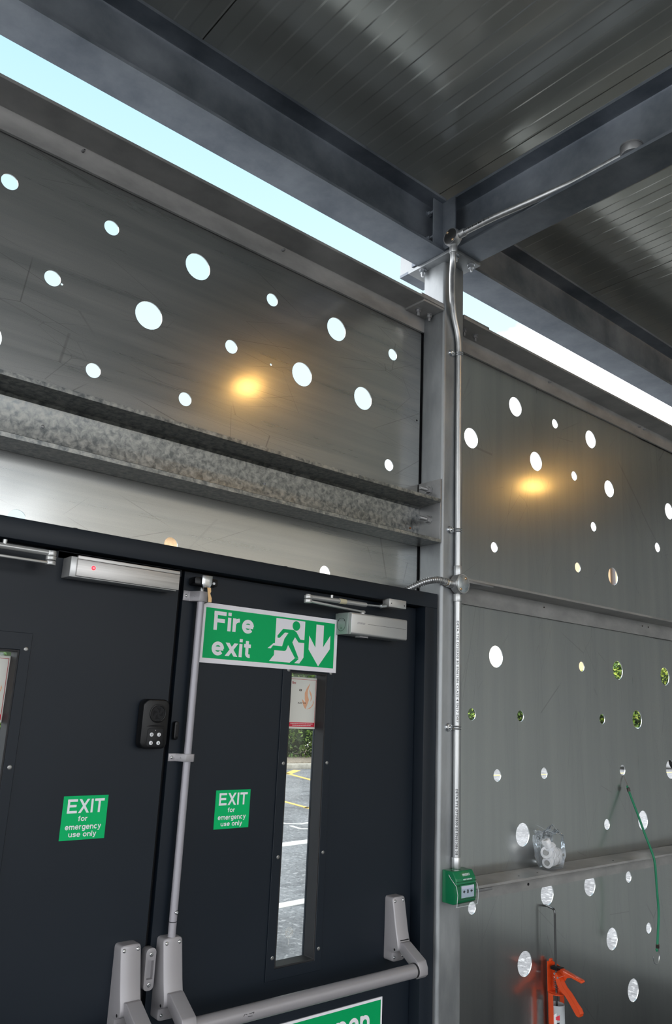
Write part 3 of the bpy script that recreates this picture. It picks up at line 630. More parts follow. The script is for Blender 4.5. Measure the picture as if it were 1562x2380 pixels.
for i, (x, z) in enumerate(((.848, -.0795), (.866, -.0795), (.848, -.0975), (.866, -.0975))):
    k = G().cyl((x, 1.6250, z), (x, 1.6225, z), .0043, n=24).build('number_button', M['key'], t, bevel=.0006)
    g = G(); text_on_y(g, '1234'[i], x - (.0007 if i == 0 else .0013), z - .0021, .0014 if i == 0 else .0027, .0042, 1.6224, 0); g.build('numeral', M['ink'], k)
G().cyl((.857, 1.6246, -.0705), (.857, 1.6240, -.0705), .0009, n=10).build('microphone_dot', M['hw'], t)
t = thing('alarm_magnet', 'small black pill-shaped alarm magnet on the right door beside the keypad', 'sensor', (.919, 1.64, -.092))
G().prism(rrect(.9125, .9245, -.0915, -.0505, .0055), 'y', 1.6395, 1.652).build('magnet_case', M['black'], t, bevel=.002)
G().box(.916, .9225, 1.6390, 1.6396, -.084, -.058).build('case_ridge', M['blackm'], t)

# top latch and panic bolt of the right door
hwm = M['hw']
t = thing('latch_keeper', 'black and zinc top latch keeper under the frame head, above the bolt rod', 'latch', (.952, 1.63, .26))
G().prism(rrect(.922, .985, .2665, .285, .005), 'y', 1.622, 1.652).build('base_bracket', M['black'], t, bevel=.001)
G().prism([(.938, .2895), (.966, .2905), (.9655, .272), (.961, .262), (.943, .2605), (.938, .270)], 'y', 1.6165, 1.6195).build('tongue_plate', M['zinc'], t, bevel=.0006)
G().cyl((.972, 1.622, .2735), (.972, 1.6175, .2735), .0032, n=6).build('bolt_head', M['key'], t)
t = thing('orange_tag_strip', 'small amber strip hanging over the top bolt guide', 'tag', (.958, 1.61, .23))
G().prism([(.9495, .2605), (.9585, .261), (.9600, .252), (.9580, .247), (.9630, .236), (.9635, .2265), (.9545, .2262), (.9540, .236), (.9520, .246)], 'y', 1.6085, 1.6105).build('strip', M['tag'], t)

def rod_clip(parent, x, z, h=.012):
    cp = G().prism([(.909 + x, 1.652), (.909 + x, 1.649), (.926 + x, 1.649), (.938 + x, 1.6215), (.958 + x, 1.6215), (.963 + x, 1.6265), (.963 + x, 1.649), (.967 + x, 1.649), (.967 + x, 1.652)], 'z', z - h, z + h).build('rod_bracket', hwm, parent, bevel=.0007)
    screw(cp, (.917 + x, 1.649, z), r=.0035, h=.002)
    d = Vector((-.9, -.42, 0))
    screw(cp, (.932 + x, 1.6345, z), d=(-.916, -.40, 0), r=.002, h=.0005, m=hwm)
def housing(parent, xl, w, ztop=-.501, nm='housing'):
    """tapered pad of a panic bolt: thin at the top, thick at the bottom, rounded corners, step down to a screw tab"""
    zt = ztop; zb = zt - .156; R_ = .007
    def fy(z):
        q = (zt - z)
        pts = [(0, 1.6235), (.02, 1.6195), (.05, 1.6135), (.08, 1.6075), (.105, 1.6005), (.118, 1.5985), (.124, 1.6005), (.129, 1.6080), (.134, 1.6200), (.156, 1.6205)]
        for (a, b), (c, d) in zip(pts, pts[1:]):
            if q <= c: return b + (d - b) * (q - a) / (c - a)
        return pts[-1][1]
    qs = [0, .0006, .0014, .0025, .004, .007, .013, .02, .035, .05, .065, .08, .095, .105, .113, .118, .121, .124, .1265, .129, .1315, .134, .140, .147, .150, .1525, .154, .1552, .156]
    def ins(q):
        d = min(q, .156 - q); r_ = R_ if q < .08 else .006
        return 0 if d >= r_ else r_ - math.sqrt(max(0, r_ * r_ - (r_ - d) ** 2))
    vs = []
    for q in qs:
        i = ins(q); z = zt - q; y = fy(z)
        for x, yy in ((xl + i, 1.652), (xl + i, y + .003), (xl + i + .0009, y + .0009), (xl + i + .003, y), (xl + w - i - .003, y), (xl + w - i - .0009, y + .0009), (xl + w - i, y + .003), (xl + w - i, 1.652)): vs.append((x, yy, z))
    n = 8; m = len(qs); fs = [(k * n + j, k * n + j + 1, (k + 1) * n + j + 1, (k + 1) * n + j) for k in range(m - 1) for j in range(n - 1)]
    fs += [list(range(n)), list(range((m - 1) * n, m * n))[::-1]]
    h = G().add(vs, fs).build(nm, hwm, parent, sharp=50)
    for x in (xl + .0075, xl + w - .0075):
        screw(h, (x, fy(zt - .009) + .0005, zt - .0095), d=(0, -1, .18), r=.0040, h=.0025)
        screw(h, (x, 1.6205, zb + .0105), d=(0, -1, 0), r=.0036, h=.0025)
    G().box(xl + .010, xl + w - .006, 1.5990, 1.604, zt - .1025, zt - .1008).build('slot_edge', M['dark'], h)
    G().cyl((xl + .001, 1.612, zb + .032), (xl - .0004, 1.612, zb + .032), .003, n=12).build('side_hole', M['dark'], h)
    return h
def arm(parent, xl, w, bz=-.652, by=1.545):
    g = G()
    prof = [(1.603, -.600), (1.592, -.599), (by - .010, bz + .022), (by - .0175, bz + .006), (by - .0175, bz - .010), (by - .008, bz - .0185), (by + .008, bz - .0185), (by + .0165, bz - .008), (by + .0185, bz + .006), (1.608, -.618)]
    a = g.prism(prof, 'x', xl, xl + w).build('arm', hwm, parent, bevel=.002, seg=3)
    return a
p = thing('panic_bar', 'grey panic push bar across the right door with its upright bolt rod', 'panic bar', (1.29, 1.62, -.67))
housing(p, 1.609, .046, -.494); arm(p, 1.617, .032)
h = housing(p, .9235, .046); arm(p, .931, .034)
G().cyl((.960, 1.545, -.652), (1.622, 1.545, -.652), .0168, n=32).build('push_bar', hwm, p)
G().cyl((1.612, 1.545, -.652), (1.6175, 1.545, -.652), .0178, n=32).build('bar_end_ring', M['rubber'], p)
rd = G().cyl((.947, 1.632, -.51), (.948, 1.632, .2275), .0086, n=20).build('bolt_rod', mat('lilac_grey_rod', (.40, .385, .42), .42, .2), p)
G().cyl((.948, 1.632, .2275), (.948, 1.632, .262), .0055, n=16).build('bolt_tip', M['zinc'], p, bevel=.001)
G().cyl((.947, 1.632, -.472), (.947, 1.632, -.4705), .0088, n=20).build('rod_joint', M['rubber'], rd)
screw(rd, (.949, 1.6235, -.452), r=.0045, h=.0035)
rod_clip(p, 0, .240); rod_clip(p, .0, -.130, .0085)
p2 = thing('panic_bar', 'grey panic push bar of the left door, cut off by the bottom edge', 'panic bar', (.45, 1.62, -.67))
housing(p2, .8255, .046); arm(p2, .833, .034)
G().cyl((.06, 1.545, -.652), (.836, 1.545, -.652), .0168, n=32).build('push_bar', hwm, p2)
housing(p2, .02, .046); arm(p2, .028, .034)
g = G()
g.box(.8252, .8256, 1.622, 1.6225, -.575, -.535)
# scribed warning marks on the bar
for k, (a, b_) in enumerate((((1.078, -.650), (1.081, -.646)), ((1.083, -.6465), (1.087, -.6475)), ((1.092, -.6475), (1.104, -.6465)), ((1.089, -.652), (1.101, -.653)), ((1.103, -.649), (1.105, -.646)))):
    G().tube([(a[0], 1.5283, a[1]), (b_[0], 1.5283, b_[1])], .0005, 5).build('scuff_mark', M['rubber'], p)
g = G()
# latch keeper between the two housings
t = thing('strike_keeper', 'grey rounded strike keeper on the door edge between the two bolt housings', 'latch', (.902, 1.63, -.60))
g = G(); plate_with_holes(g, rrect(.889, .9125, -.598, -.517, .009), [[(.8945, -.577), (.8945, -.541), (.9085, -.541), (.9085, -.577)]], 'y', 1.630, 1.652)
g.build('keeper_body', M['hw'], t, bevel=.002)
G().box(.893, .910, 1.640, 1.648, -.579, -.539).build('keeper_pocket', hwm, t)
screw(t, (.9015, 1.630, -.529), r=.0048, h=.0015); screw(t, (.9015, 1.630, -.587), r=.0048, h=.0015)

# ------------------------------------------------------------------ signs
t = thing('fire_exit_sign', 'wide green and white fire exit sign with running figure and down arrow', 'sign', (1.18, 1.645, .086))
SX0, SX1, SZ0, SZ1 = .9655, 1.3935, .0865, .2305
G().add([(SX0 + a, 1.6465, SZ0 + b_) for a, b_ in ((0, 0), (.428, 0), (.428, .144), (.011, .144), (0, .139))] + [(SX0 + a, 1.6490, SZ0 + b_) for a, b_ in ((0, 0), (.428, 0), (.428, .144), (.011, .144), (0, .139))],
        [(0, 1, 2, 3, 4), (9, 8, 7, 6, 5)] + [(i, (i + 1) % 5, 5 + (i + 1) % 5, 5 + i) for i in range(5)]).build('backing_board', M['white'], t)
G().box(SX0 + .0075, SX1 - .0110, 1.6459, 1.6465, SZ0 + .0115, SZ1 - .0115).build('green_field', M['green'], t)
# sign plane pixel frame: u to the right (0..428 mm), v upward (0..144 mm)
def sg(pts): return [(SX0 + u / 1000, SZ0 + v / 1000) for u, v in pts]
g = G(); sign_text(g, 'Fire', SX0 + .031, SZ0 + .0795, .118, .0465, 1.6455, .28)
sign_text(g, 'exit', SX0 + .031, SZ0 + .0195, .113, .0450, 1.6455, .27); g.build('lettering', M['white'], t)
g = G(); g.prism(sg([(218, 128), (313, 128), (313, 90), (313, 33), (300, 17), (283, 17), (297, 30), (285, 30), (268, 17), (203, 17), (217, 33), (217, 49), (196, 49), (214, 63), (218, 63)]), 'y', 1.6453, 1.6459)
g.build('doorway_panel', M['white'], t)
g = G()
g.prism([(SX0 + (.2835 + .0125 * math.cos(a)), SZ0 + (.1135 + .0125 * math.sin(a))) for a in [2 * math.pi * i / 28 for i in range(28)]], 'y', 1.6447, 1.6453)
fig = [(241, 101), (271, 101), (284, 96), (296, 79), (313.4, 79), (313.4, 70), (296, 70), (284, 82.5), (273, 71), (300, 29.8), (288, 29.8), (258, 62), (250, 49), (247, 46), (203, 46), (212, 58), (242, 58), (248, 78), (258, 94), (244, 94), (231, 77), (224, 77), (223, 82)]
g.prism(sg([(241, 102), (276, 102), (285, 97), (299, 79), (313.4, 79), (313.4, 71), (294, 71), (281, 84), (273, 70), (296, 30.5), (284, 30.5), (260, 62), (254, 48), (249, 45.5), (203, 45.5), (212, 57), (241, 57), (247, 77), (259, 93), (247, 93), (231.5, 78), (225, 77.5), (224, 83)]), 'y', 1.6447, 1.6453)
g.prism(sg([(268, 17), (283, 17), (297, 28.5), (283, 28.5)]), 'y', 1.6447, 1.6453)
# outer foot outline is white, drawn by the panel behind
g.build('running_figure', M['green'], t)
G().prism(sg([(352, 124), (378, 124), (378, 65), (402, 98), (402, 62), (364, 14), (329, 56), (329, 92), (352, 62)][::-1]), 'y', 1.6453, 1.6459).build('down_arrow', M['white'], t)

def sticker(x0, label):
    t = thing('exit_sticker', label, 'sticker', (x0 + .05, 1.651, -.292), 'small green exit stickers')
    G().box(x0, x0 + .0975, 1.6510, 1.6519, -.2925, -.2060).build('green_square', M['sgreen'], t)
    g = G(); sign_text(g, 'EXIT', x0 + .0095, -.2400, .080, .0275, 1.6508, .24, .14)
    sign_text(g, 'for', x0 + .0355, -.2560, .0200, .0105, 1.6508, .24)
    sign_text(g, 'emergency', x0 + .0095, -.2755, .0780, .0118, 1.6508, .24)
    sign_text(g, 'use only', x0 + .0185, -.2895, .0600, .0135, 1.6508, .24)
    g.build('lettering', M['wtext'], t)
sticker(.6775, 'square green EXIT sticker on the left door'); sticker(1.0445, 'square green EXIT sticker on the right door left of its window')
t = thing('push_bar_sign', 'green sign reading to open, half hidden under the push bar at the bottom edge', 'sign', (1.3, 1.65, -.84))
G().box(1.00, 1.605, 1.6490, 1.652, -.84, -.738).build('backing_board', M['white'], t)
G().box(1.006, 1.599, 1.6484, 1.649, -.834, -.744).build('green_field', M['bgreen'], t)
g = G(); sign_text(g, 'Push bar to open', 1.02, -.8185, .540, .062, 1.6481, .27); g.build('lettering', M['white'], t)

def notice(x0, label, clip=None):
    t = thing('fire_notice', label, 'notice', (x0 + .05, 1.688, -.063), 'fire notices on the door glass')
    G().box(x0, x0 + .098, 1.6885, 1.6893, -.0630, .0705).build('paper', M['paper'], t)
    g = G(); plate_with_holes(g, [(x0 + .005, -.058), (x0 + .093, -.058), (x0 + .093, .0655), (x0 + .005, .0655)], [[(x0 + .006, -.057), (x0 + .006, .0645), (x0 + .092, .0645), (x0 + .092, -.057)]], 'y', 1.6880, 1.6885)
    g.build('border_line', M['dred'], t)
    G().box(x0 + .005, x0 + .093, 1.6878, 1.6885, -.058, -.047).build('red_band', M['red'], t)
    g = G(); rn = random.Random(3)
    for zz, a, b_ in ((-.0512, .012, .086), (-.0553, .018, .080)):
        x = a
        while x < b_: ww = rn.uniform(.002, .006); g.box(x0 + x, x0 + min(b_, x + ww), 1.6874, 1.6878, zz, zz + .0018); x += ww + .0012
    g.build('band_lettering', M['wht'], t)
    g = G(); text_on_y(g, 'Fire', x0 + .011, .052, .012, .0065, 1.6882, .01); g.build('heading', M['dred'], t)
    g = G()
    plate_with_holes(g, rrect(x0 + .036, x0 + .044, .034, .0395, .001), [rrect(x0 + .038, x0 + .042, .0355, .038, .0004)[::-1]], 'y', 1.6880, 1.6885)
    g.build('square_mark', M['wire'], t); g = G()
    text_on_y(g, 'A27 44', x0 + .033, .001, .026, .0045, 1.6882); g.build('printed_marks', M['wire'], t)
    g = G(); fx = x0 + .050
    g.prism([(fx + .022, .056), (fx + .012, .044), (fx + .005, .030), (fx + .006, .014), (fx + .009, .004), (fx - .004, .014), (fx + .0, .002), (fx + .004, -.006), (fx + .010, -.012), (fx + .017, .004), (fx + .020, .012), (fx + .015, .024), (fx + .015, .036)], 'y', 1.6881, 1.6885)
    g.prism([(fx + .020, .040), (fx + .028, .028), (fx + .030, .016), (fx + .026, .008), (fx + .027, .020), (fx + .022, .030)], 'y', 1.6881, 1.6885)
    g.prism([(fx + .034, .012), (fx + .034, .002), (fx + .028, -.006), (fx + .014, -.013), (fx + .026, -.010), (fx + .034, -.003), (fx + .037, .006)], 'y', 1.6881, 1.6885)
    g.build('flame_print', M['flame'], t)
notice(1.268, 'white fire notice with a pale flame, on the glass under the fire exit sign')
notice(.447, 'white fire notice on the left door glass, cut by the left edge')

# ------------------------------------------------------------------ call point
t = thing('call_point', 'green emergency door release box at the foot of the conduit', 'call point', (1.82, 1.575, -.52))
G().prism([(1.600, -.4345), (1.5600, -.4345), (1.5475, -.452), (1.5450, -.485), (1.5475, -.5130), (1.5580, -.5195), (1.600, -.5195)], 'x', 1.7785, 1.8625).build('case', M['cgreen'], t, bevel=.003, seg=3)
fp = G().box(1.7925, 1.8525, 1.5435, 1.5465, -.5040, -.4675).build('label_frame', M['cgreen'], t, bevel=.0015)
G().box(1.7955, 1.8485, 1.5425, 1.5437, -.5005, -.4700).build('white_panel', mat('call_point_panel', (.60, .63, .76), .3), t)
g = G()
for s_, x in ((1, 1.806), (-1, 1.838)):
    g.prism([(x - .004 * s_, -.4865), (x - .004 * s_, -.4835), (x, -.4835), (x, -.4805), (x + .0055 * s_, -.485), (x, -.4895), (x, -.4865)], 'y', 1.5420, 1.5426)
plate_with_holes(g, [(1.822 + .0036 * math.cos(a), -.485 + .0052 * math.sin(a)) for a in [2 * math.pi * i / 20 for i in range(20)]], [[(1.822 + .0013 * math.cos(-a), -.485 + .0024 * math.sin(-a)) for a in [2 * math.pi * i / 12 for i in range(12)]]], 'y', 1.5420, 1.5426)
g.build('press_symbol', M['ink'], t)
g = G()
vs, fs = text_g('EMERGENCY', .030, .0052, .0, 1.15)
def slope(z): return 1.5600 - (z + .4345) * (-.0125 / .0175) * -1 if False else 1.5600 - (-.4345 - z) * (.0125 / .0175)
g.add([(1.811 + x, slope(-.4465 + y) - .0006 - z, -.4465 + y) for x, y, z in vs], fs)
g.build('lettering', M['wtext'], t); g = G()
vs, fs = text_g('BREAK GLASS HERE', .036, .0034, .0, 1.15)
g.add([(1.808 + x, 1.5466 - z, -.4565 + y) for x, y, z in vs], fs)
g.build('lettering', M['wtext'], t)
g = G()
for z in (-.4595, -.4665, -.5050): g.box(1.7790, 1.8620, 1.5445, 1.5470, z - .0004, z + .0004)
g.build('case_seam', mat('deep_green', (.003, .07, .03), .4), t)
lens = [(1.573, -.444), (1.566, -.452), (1.5445, -.470), (1.5395, -.490), (1.5425, -.5195), (1.5455, -.5225)]
g = G()
vs = [(x, y, z) for x in (1.7765, 1.8645) for y, z in lens]; n = len(lens)
g.add(vs, [(i, i + 1, n + i + 1, n + i) for i in range(n - 1)])
cv = g.build('clear_cover', M['lens'], t, recalc=False)
g = G(); g.tube([(1.7765, y, z) for y, z in lens], .0006, 6); g.tube([(1.8645, y, z) for y, z in lens], .0006, 6); g.tube([(1.7765, *lens[-1]), (1.8645, *lens[-1])], .0007, 6)
g.build('cover_edge', M['key'], cv)

# ------------------------------------------------------------------ conduit, boxes, saddles
CX, CY, CR = 1.8245, 1.5885, .0102
def smooth_path(pts, n=8):
    out = []; P = [Vector(p) for p in pts]; P = [P[0] * 2 - P[1]] + P + [P[-1] * 2 - P[-2]]
    for i in range(1, len(P) - 2):
        for k in range(n):
            t_ = k / n; a, b_, c, d = P[i - 1], P[i], P[i + 1], P[i + 2]
            out.append(.5 * ((2 * b_) + (-a + c) * t_ + (2 * a - 5 * b_ + 4 * c - d) * t_ ** 2 + (-a + 3 * b_ - 3 * c + d) * t_ ** 3))
    out.append(P[-2]); return out
def wrapped_text(g, txt, ztop, length, h, a_mid=None, x=CX, y=CY, r=CR):
    """letters printed down the pipe, turned toward the room"""
    vs, fs = text_g(txt, length, h, .012, 1.12)
    a_mid = math.radians(228)
    out = []
    for u, v, d in vs:
        a = a_mid + (v - h / 2) / r
        out.append((x + (r + .0001 + d) * math.cos(a), y + (r + .0001 + d) * math.sin(a), ztop - u))
    return g.add(out, fs)
t = thing('conduit_pipe', 'galvanised conduit pipe between the lower round box and the green call point', 'pipe', (CX, CY, -.4345))
G().cyl((CX, CY, -.4345), (CX, CY, .352), CR, n=24).build('pipe', M['conduit'], t)
G().cyl((CX, CY, -.4345), (CX, CY, -.404), .0128, n=24).build('coupler', M['conduit'], t, bevel=.0012)
g = G(); wrapped_text(g, 'DETA TTE DT20300 BS EN61386 CLASS 4 SN17 D97', .268, .300, .0062); g.build('printed_lettering', M['ink'], t); g = G()
wrapped_text(g, 'DETA TTE DT20300 BS EN61386 38', -.219, .178, .0066)
g.build('printed_lettering', M['ink'], t)
t = thing('conduit_pipe', 'galvanised conduit pipe running up the column with a double bend at its top', 'pipe', (CX, CY, .40))
up = smooth_path([(CX, CY, .41), (CX, CY, .8), (CX, CY, 1.12), (CX - .0005, CY, 1.185), (CX - .008, CY, 1.235), (1.793, 1.584, 1.29), (1.7660, 1.568, 1.345), (1.735, 1.5420, 1.388), (1.715, 1.5220, 1.415), (1.7075, 1.514, 1.44), (1.706, 1.512, 1.478)])
G().tube(up, CR, 20).build('pipe', M['conduit'], t)
t = thing('conduit_pipe', 'galvanised conduit pipe lying along the overhead beam toward the viewer', 'pipe', (1.76, 1.2, 1.51))
bp = smooth_path([(1.706, 1.500, 1.508), (1.707, 1.46, 1.508), (1.709, 1.41, 1.508), (1.714, 1.345, 1.508), (1.724, 1.28, 1.509), (1.741, 1.20, 1.514), (1.754, 1.14, 1.5195), (1.760, 1.08, 1.520), (1.760, .94, 1.520)])
G().tube(bp, .0102, 18).build('pipe', M['conduit'], t)
vs, fs = text_g('DT20300 BS EN61386', .13, .0055, .01)
g = G(); out = []
for u, v, d in vs:
    yy = 1.462 - u; q = max(0, min(1, (1.462 - yy) / .13)); xx = 1.707 + .010 * q * q; a = math.radians(-5) + (v - .0027) / .0102
    out.append((xx - (.0104 + d) * math.cos(a), yy, 1.508 + (.0104 + d) * math.sin(a)))
g.add(out, fs); g.build('printed_lettering', M['ink'], t)

def round_box(name, label, c, axis, spouts, r=.031, depth=.026, lidm=None):
    """cast round conduit box; c is the centre of its lid, axis points out of the lid"""
    c = Vector(c); d = Vector(axis).normalized()
    t = thing(name, label, 'junction box', tuple(c - d * depth))
    G().lathe(c, d, [(r * .96, -depth), (r, -depth + .002), (r, -.001), (r * .97, .001), (r * .86, .001), (r * .86, -.001)], 40).build('box_body', M['conduit'], t)
    G().lathe(c, d, [(r * .86, -.002), (r * .86, .0008), (r * .84, .0012), (0, .0012)], 40).build('lid', lidm or M['zinc'], t, sharp=60)
    u = Vector((.55, 0, .84)) if abs(d.y) > .5 else Vector((0, .55, .84)); u = (u - d * u.dot(d)).normalized()
    for s_ in (1, -1):
        screw(t, c + u * (s_ * r * .68) + d * .001, d, .0045, .003, name='lid_screw', m=mat('brass_screw', (.75, .55, .35), .3, .9) if s_ else None)
    for p0, p1 in spouts: G().cyl(p0, p1, .0130, n=24).build('spout', M['conduit'], t, bevel=.001)
    return t
round_box('junction_box', 'round galvanised junction box halfway down the column with a bright lid', (CX, 1.567, .382), (0, -1, 0), [((CX, CY, .352), (CX, CY, .328)), ((CX, CY, .409), (CX, CY, .440)), ((CX - .025, CY, .380), (CX - .048, CY, .381))],
          lidm=vary(mat('zinc_lid', (.6,)*3, metal=.85), (.42, .48, .52), (.70, .74, .78), (30, 30, 30), 1, 4, (.25, .4)))
round_box('junction_box', 'round junction box with a dark lid at the top of the column', (1.690, 1.512, 1.508), (-1, 0, 0), [((1.706, 1.512, 1.482), (1.706, 1.512, 1.452)), ((1.706, 1.487, 1.508), (1.7065, 1.462, 1.508))], r=.030,
          lidm=mat('dull_dark_lid', (.05, .05, .05), .45, .5))
t = thing('junction_box', 'round junction box lying on the overhead beam flange near the top right', 'junction box', (1.765, .92, 1.508))
G().lathe((1.765, .915, 1.509), (0, 0, 1), [(.030, 0), (.031, .002), (.031, .020), (.0295, .022), (.0295, .024), (.031, .0245), (.031, .029), (.029, .030)], 36).build('box_body', M['galv'], t)
t['label'] = 'round junction box lying on the overhead beam flange near the top right'
# small cable tie stub on the beam pipe
t = thing('saddle_clip', 'small clip holding the pipe on the overhead beam', 'clip', (1.76, 1.19, 1.51))
g = G(); g.tube([(1.760 + .0118 * math.cos(math.radians(a)), 1.19, 1.520 + .0118 * math.sin(math.radians(a))) for a in range(-60, 241, 20)], .0016, 8); g.box(1.742, 1.750, 1.182, 1.198, 1.509, 1.513)
g.build('clip_strap', M['galv'], t)
labels = ['round-headed pipe saddle on the column just below its bend', 'pipe saddle on the column above the lower round box', 'pipe saddle on the column between the round box and the call point']
first = None
for z, lb in zip((1.158, .553, -.047), labels):
    if first is None:
        t = thing('saddle_clip', lb, 'clip', (CX, CY, z), 'pipe saddles on the column')
        g = G()
        for dz in (-.0036, .0036): g.tube([(CX + .0122 * math.cos(math.radians(a)), CY + .0122 * math.sin(math.radians(a)), z + dz) for a in range(170, 375, 12)], .0022, 8)
        g.box(CX - .030, CX - .010, 1.5955, 1.5990, z - .0065, z + .0065)
        g.build('strap', M['zinc'], t)
        G().lathe((CX - .0275, 1.6, z), (0, -1, 0), [(.0125, 0), (.0125, .004), (.011, .006), (.0095, .006), (.0095, .009), (.008, .0095)], 24).build('spacer_base', M['zinc'], t)
        screw(t, (CX - .0275, 1.591, z), r=.0062, h=.004, m=M['zinc'])
        first = t; z0 = z
    else: dup(first, (0, 0, z - z0), lb)
t = thing('flexible_conduit', 'ribbed flexible metal conduit curving from the round box over the door frame', 'conduit', (1.72, 1.62, .35))
fpth = smooth_path([(1.778, CY, .381), (1.755, CY, .384), (1.730, 1.592, .384), (1.700, 1.603, .377), (1.672, 1.625, .360), (1.655, 1.648, .343), (1.65, 1.66, .33)], 26)
# resample evenly
L = [0]
for a, b_ in zip(fpth, fpth[1:]): L.append(L[-1] + (b_ - a).length)
tot = L[-1]; nseg = 150; rs = []; j = 0
for i in range(nseg + 1):
    s_ = tot * i / nseg
    while j < len(L) - 2 and L[j + 1] < s_: j += 1
    q = (s_ - L[j]) / max(1e-9, L[j + 1] - L[j]); rs.append(fpth[j].lerp(fpth[j + 1], q))
G().tube(rs, [.0086 + (.0022 if (i % 6) in (1, 2, 3) else -.0012) for i in range(nseg + 1)], 20).build('ribbed_sleeve', M['conduit'], t, sharp=60)
G().cyl((1.786, CY, .381), (1.768, CY, .3825), .0120, n=6).build('gland_nut', mat('brass_gland', (.62, .52, .38), .3, .9), t, bevel=.0008)

# ------------------------------------------------------------------ bungee cord
t = thing('bungee_cord', 'green bungee cord hooked in a wall hole and hanging over the ledge', 'cord', (2.93, 1.60, -.85))
cp = smooth_path([(2.9345, 1.684, -.258), (2.9345, 1.668, -.30), (2.934, 1.645, -.355), (2.933, 1.620, -.42), (2.932, 1.594, -.482), (2.932, 1.586, -.520), (2.934, 1.585, -.60), (2.940, 1.586, -.68), (2.930, 1.587, -.745), (2.922, 1.588, -.790)], 8)
G().tube(cp, .0042, 14).build('elastic', M['cord'], t)
for (c, d) in (((2.9345, 1.680, -.266), Vector((0, -.35, -1)).normalized()), ((2.9235, 1.588, -.792), Vector((-.1, 0, -1)).normalized())):
    u = Vector((1, 0, 0)); w = d.cross(u).normalized(); c = Vector(c)
    pts = [c + d * (-.007 + .014 * i / 48) + (u * math.cos(i * .785) + w * math.sin(i * .785)) * .0058 for i in range(49)]
    G().tube(pts, .0011, 6).build('wire_binding', M['wire'], t)
g = G().tube(smooth_path([(2.936, 1.680, -.262), (2.934, 1.690, -.235), (2.932, 1.698, -.2155), (2.931, 1.708, -.2125), (2.931, 1.714, -.219), (2.931, 1.716, -.232)], 6), .0014, 8); g.build('hook', M['wire'], t)
g = G().tube(smooth_path([(2.925, 1.588, -.785), (2.931, 1.588, -.812), (2.932, 1.588, -.828), (2.926, 1.588, -.842), (2.912, 1.588, -.848), (2.896, 1.588, -.842), (2.890, 1.588, -.828), (2.889, 1.588, -.820)], 6), .0014, 8); g.build('hook', M['zinc'], t)
G().lathe((2.929, 1.682, -.254), (0, -.3, 1), [(.002, -.004), (.004, 0), (.002, .004)], 10).build('cord_end', M['cord'], t); g = G(); g.lathe((2.917, 1.588, -.803), (0, 0, 1), [(.003, -.005), (.0052, 0), (.003, .005)], 10); g.build('cord_end', M['cord'], t)

# ------------------------------------------------------------------ caulking gun
GX, GY = 2.408, 1.665
t = thing('caulking_gun', 'orange caulking gun hanging by its rod hook from a wall hole', 'caulking gun', (GX, GY, -1.05))
G().tube(smooth_path([(GX, GY, -.95), (GX, GY, -.80), (GX, GY, -.66), (GX, GY + .001, -.632), (GX + .001, GY + .006, -.6255), (GX + .004, GY + .022, -.6235), (GX + .008, GY + .042, -.6215), (GX + .008, GY + .047, -.627), (GX + .008, GY + .047, -.645)], 6), .0034, 10).build('plunger_rod', M['rod'], t)
def gy(pts): return [(y, z) for y, z in pts]
# body: folded plate, two cheeks and a back
for x0 in (GX + .0115,):
    G().prism([(1.690, -.785), (1.652, -.797), (1.640, -.800), (1.629, -.801), (1.610, -.806), (1.613, -.818), (1.632, -.824), (1.642, -.838), (1.643, -.872), (1.690, -.872)], 'x', x0, x0 + .0015).build('cheek_plate', M['orange'], t)
G().box(GX - .013, GX + .013, 1.6885, 1.6900, -.872, -.785).build('back_plate', M['orange'], t)
G().box(GX - .013, GX + .013, 1.641, 1.690, -.8735, -.8720).build('web_plate', M['orange'], t)
G().box(GX - .010, GX + .010, 1.640, 1.676, -.7965, -.7950).build('release_lever', M['blackm'], t)
G().box(GX - .009, GX + .009, 1.655, 1.680, -.806, -.7975).build('thumb_block', M['black'], t)
G().lathe((GX, 1.684, -.781), (1, 0, 0), [(.004, -.006), (.005, 0), (.004, .006)], 14).build('hook_knob', M['orange'], t)
g = G(); g.prism([(1.633, -.799), (1.614, -.802), (1.566, -.8110), (1.562, -.8160), (1.566, -.8200), (1.610, -.8120), (1.634, -.812)], 'x', GX - .009, GX + .009)
g.build('handle', M['orange'], t, bevel=.002)
tr = [(1.668, -.812), (1.659, -.812), (1.649, -.820), (1.640, -.836), (1.630, -.850), (1.615, -.861), (1.603, -.873), (1.592, -.885), (1.578, -.897), (1.573, -.908), (1.576, -.917), (1.586, -.916), (1.598, -.902), (1.611, -.886), (1.626, -.870), (1.644, -.860), (1.655, -.846)]
for x0 in (GX - .011, GX + .0095): G().prism(tr, 'x', x0, x0 + .0015).build('trigger_cheek', M['orange'], t)
ridge = [(1.659, -.812), (1.649, -.820), (1.640, -.836), (1.630, -.850), (1.615, -.861), (1.603, -.873), (1.592, -.885), (1.578, -.897), (1.573, -.908), (1.576, -.917), (1.586, -.916)]
g = G(); n = len(ridge); g.add([(x, y, z) for x in (GX - .011, GX + .011) for y, z in ridge], [(i, i + 1, n + i + 1, n + i) for i in range(n - 1)]); o = g.build('trigger_face', M['orange'], t)
sp = [Vector((GX + .0085 * math.cos(i * .7), GY + .0085 * math.sin(i * .7), -.824 - .036 * i / 54)) for i in range(55)]
G().tube(sp, .0010, 6).build('spring', M['zinc'], t)
for y, z in ((1.662, -.815), (1.650, -.824)): G().cyl((GX - .0145, y, z), (GX + .0145, y, z), .0030, n=12).build('pivot_pin', M['zinc'], t)
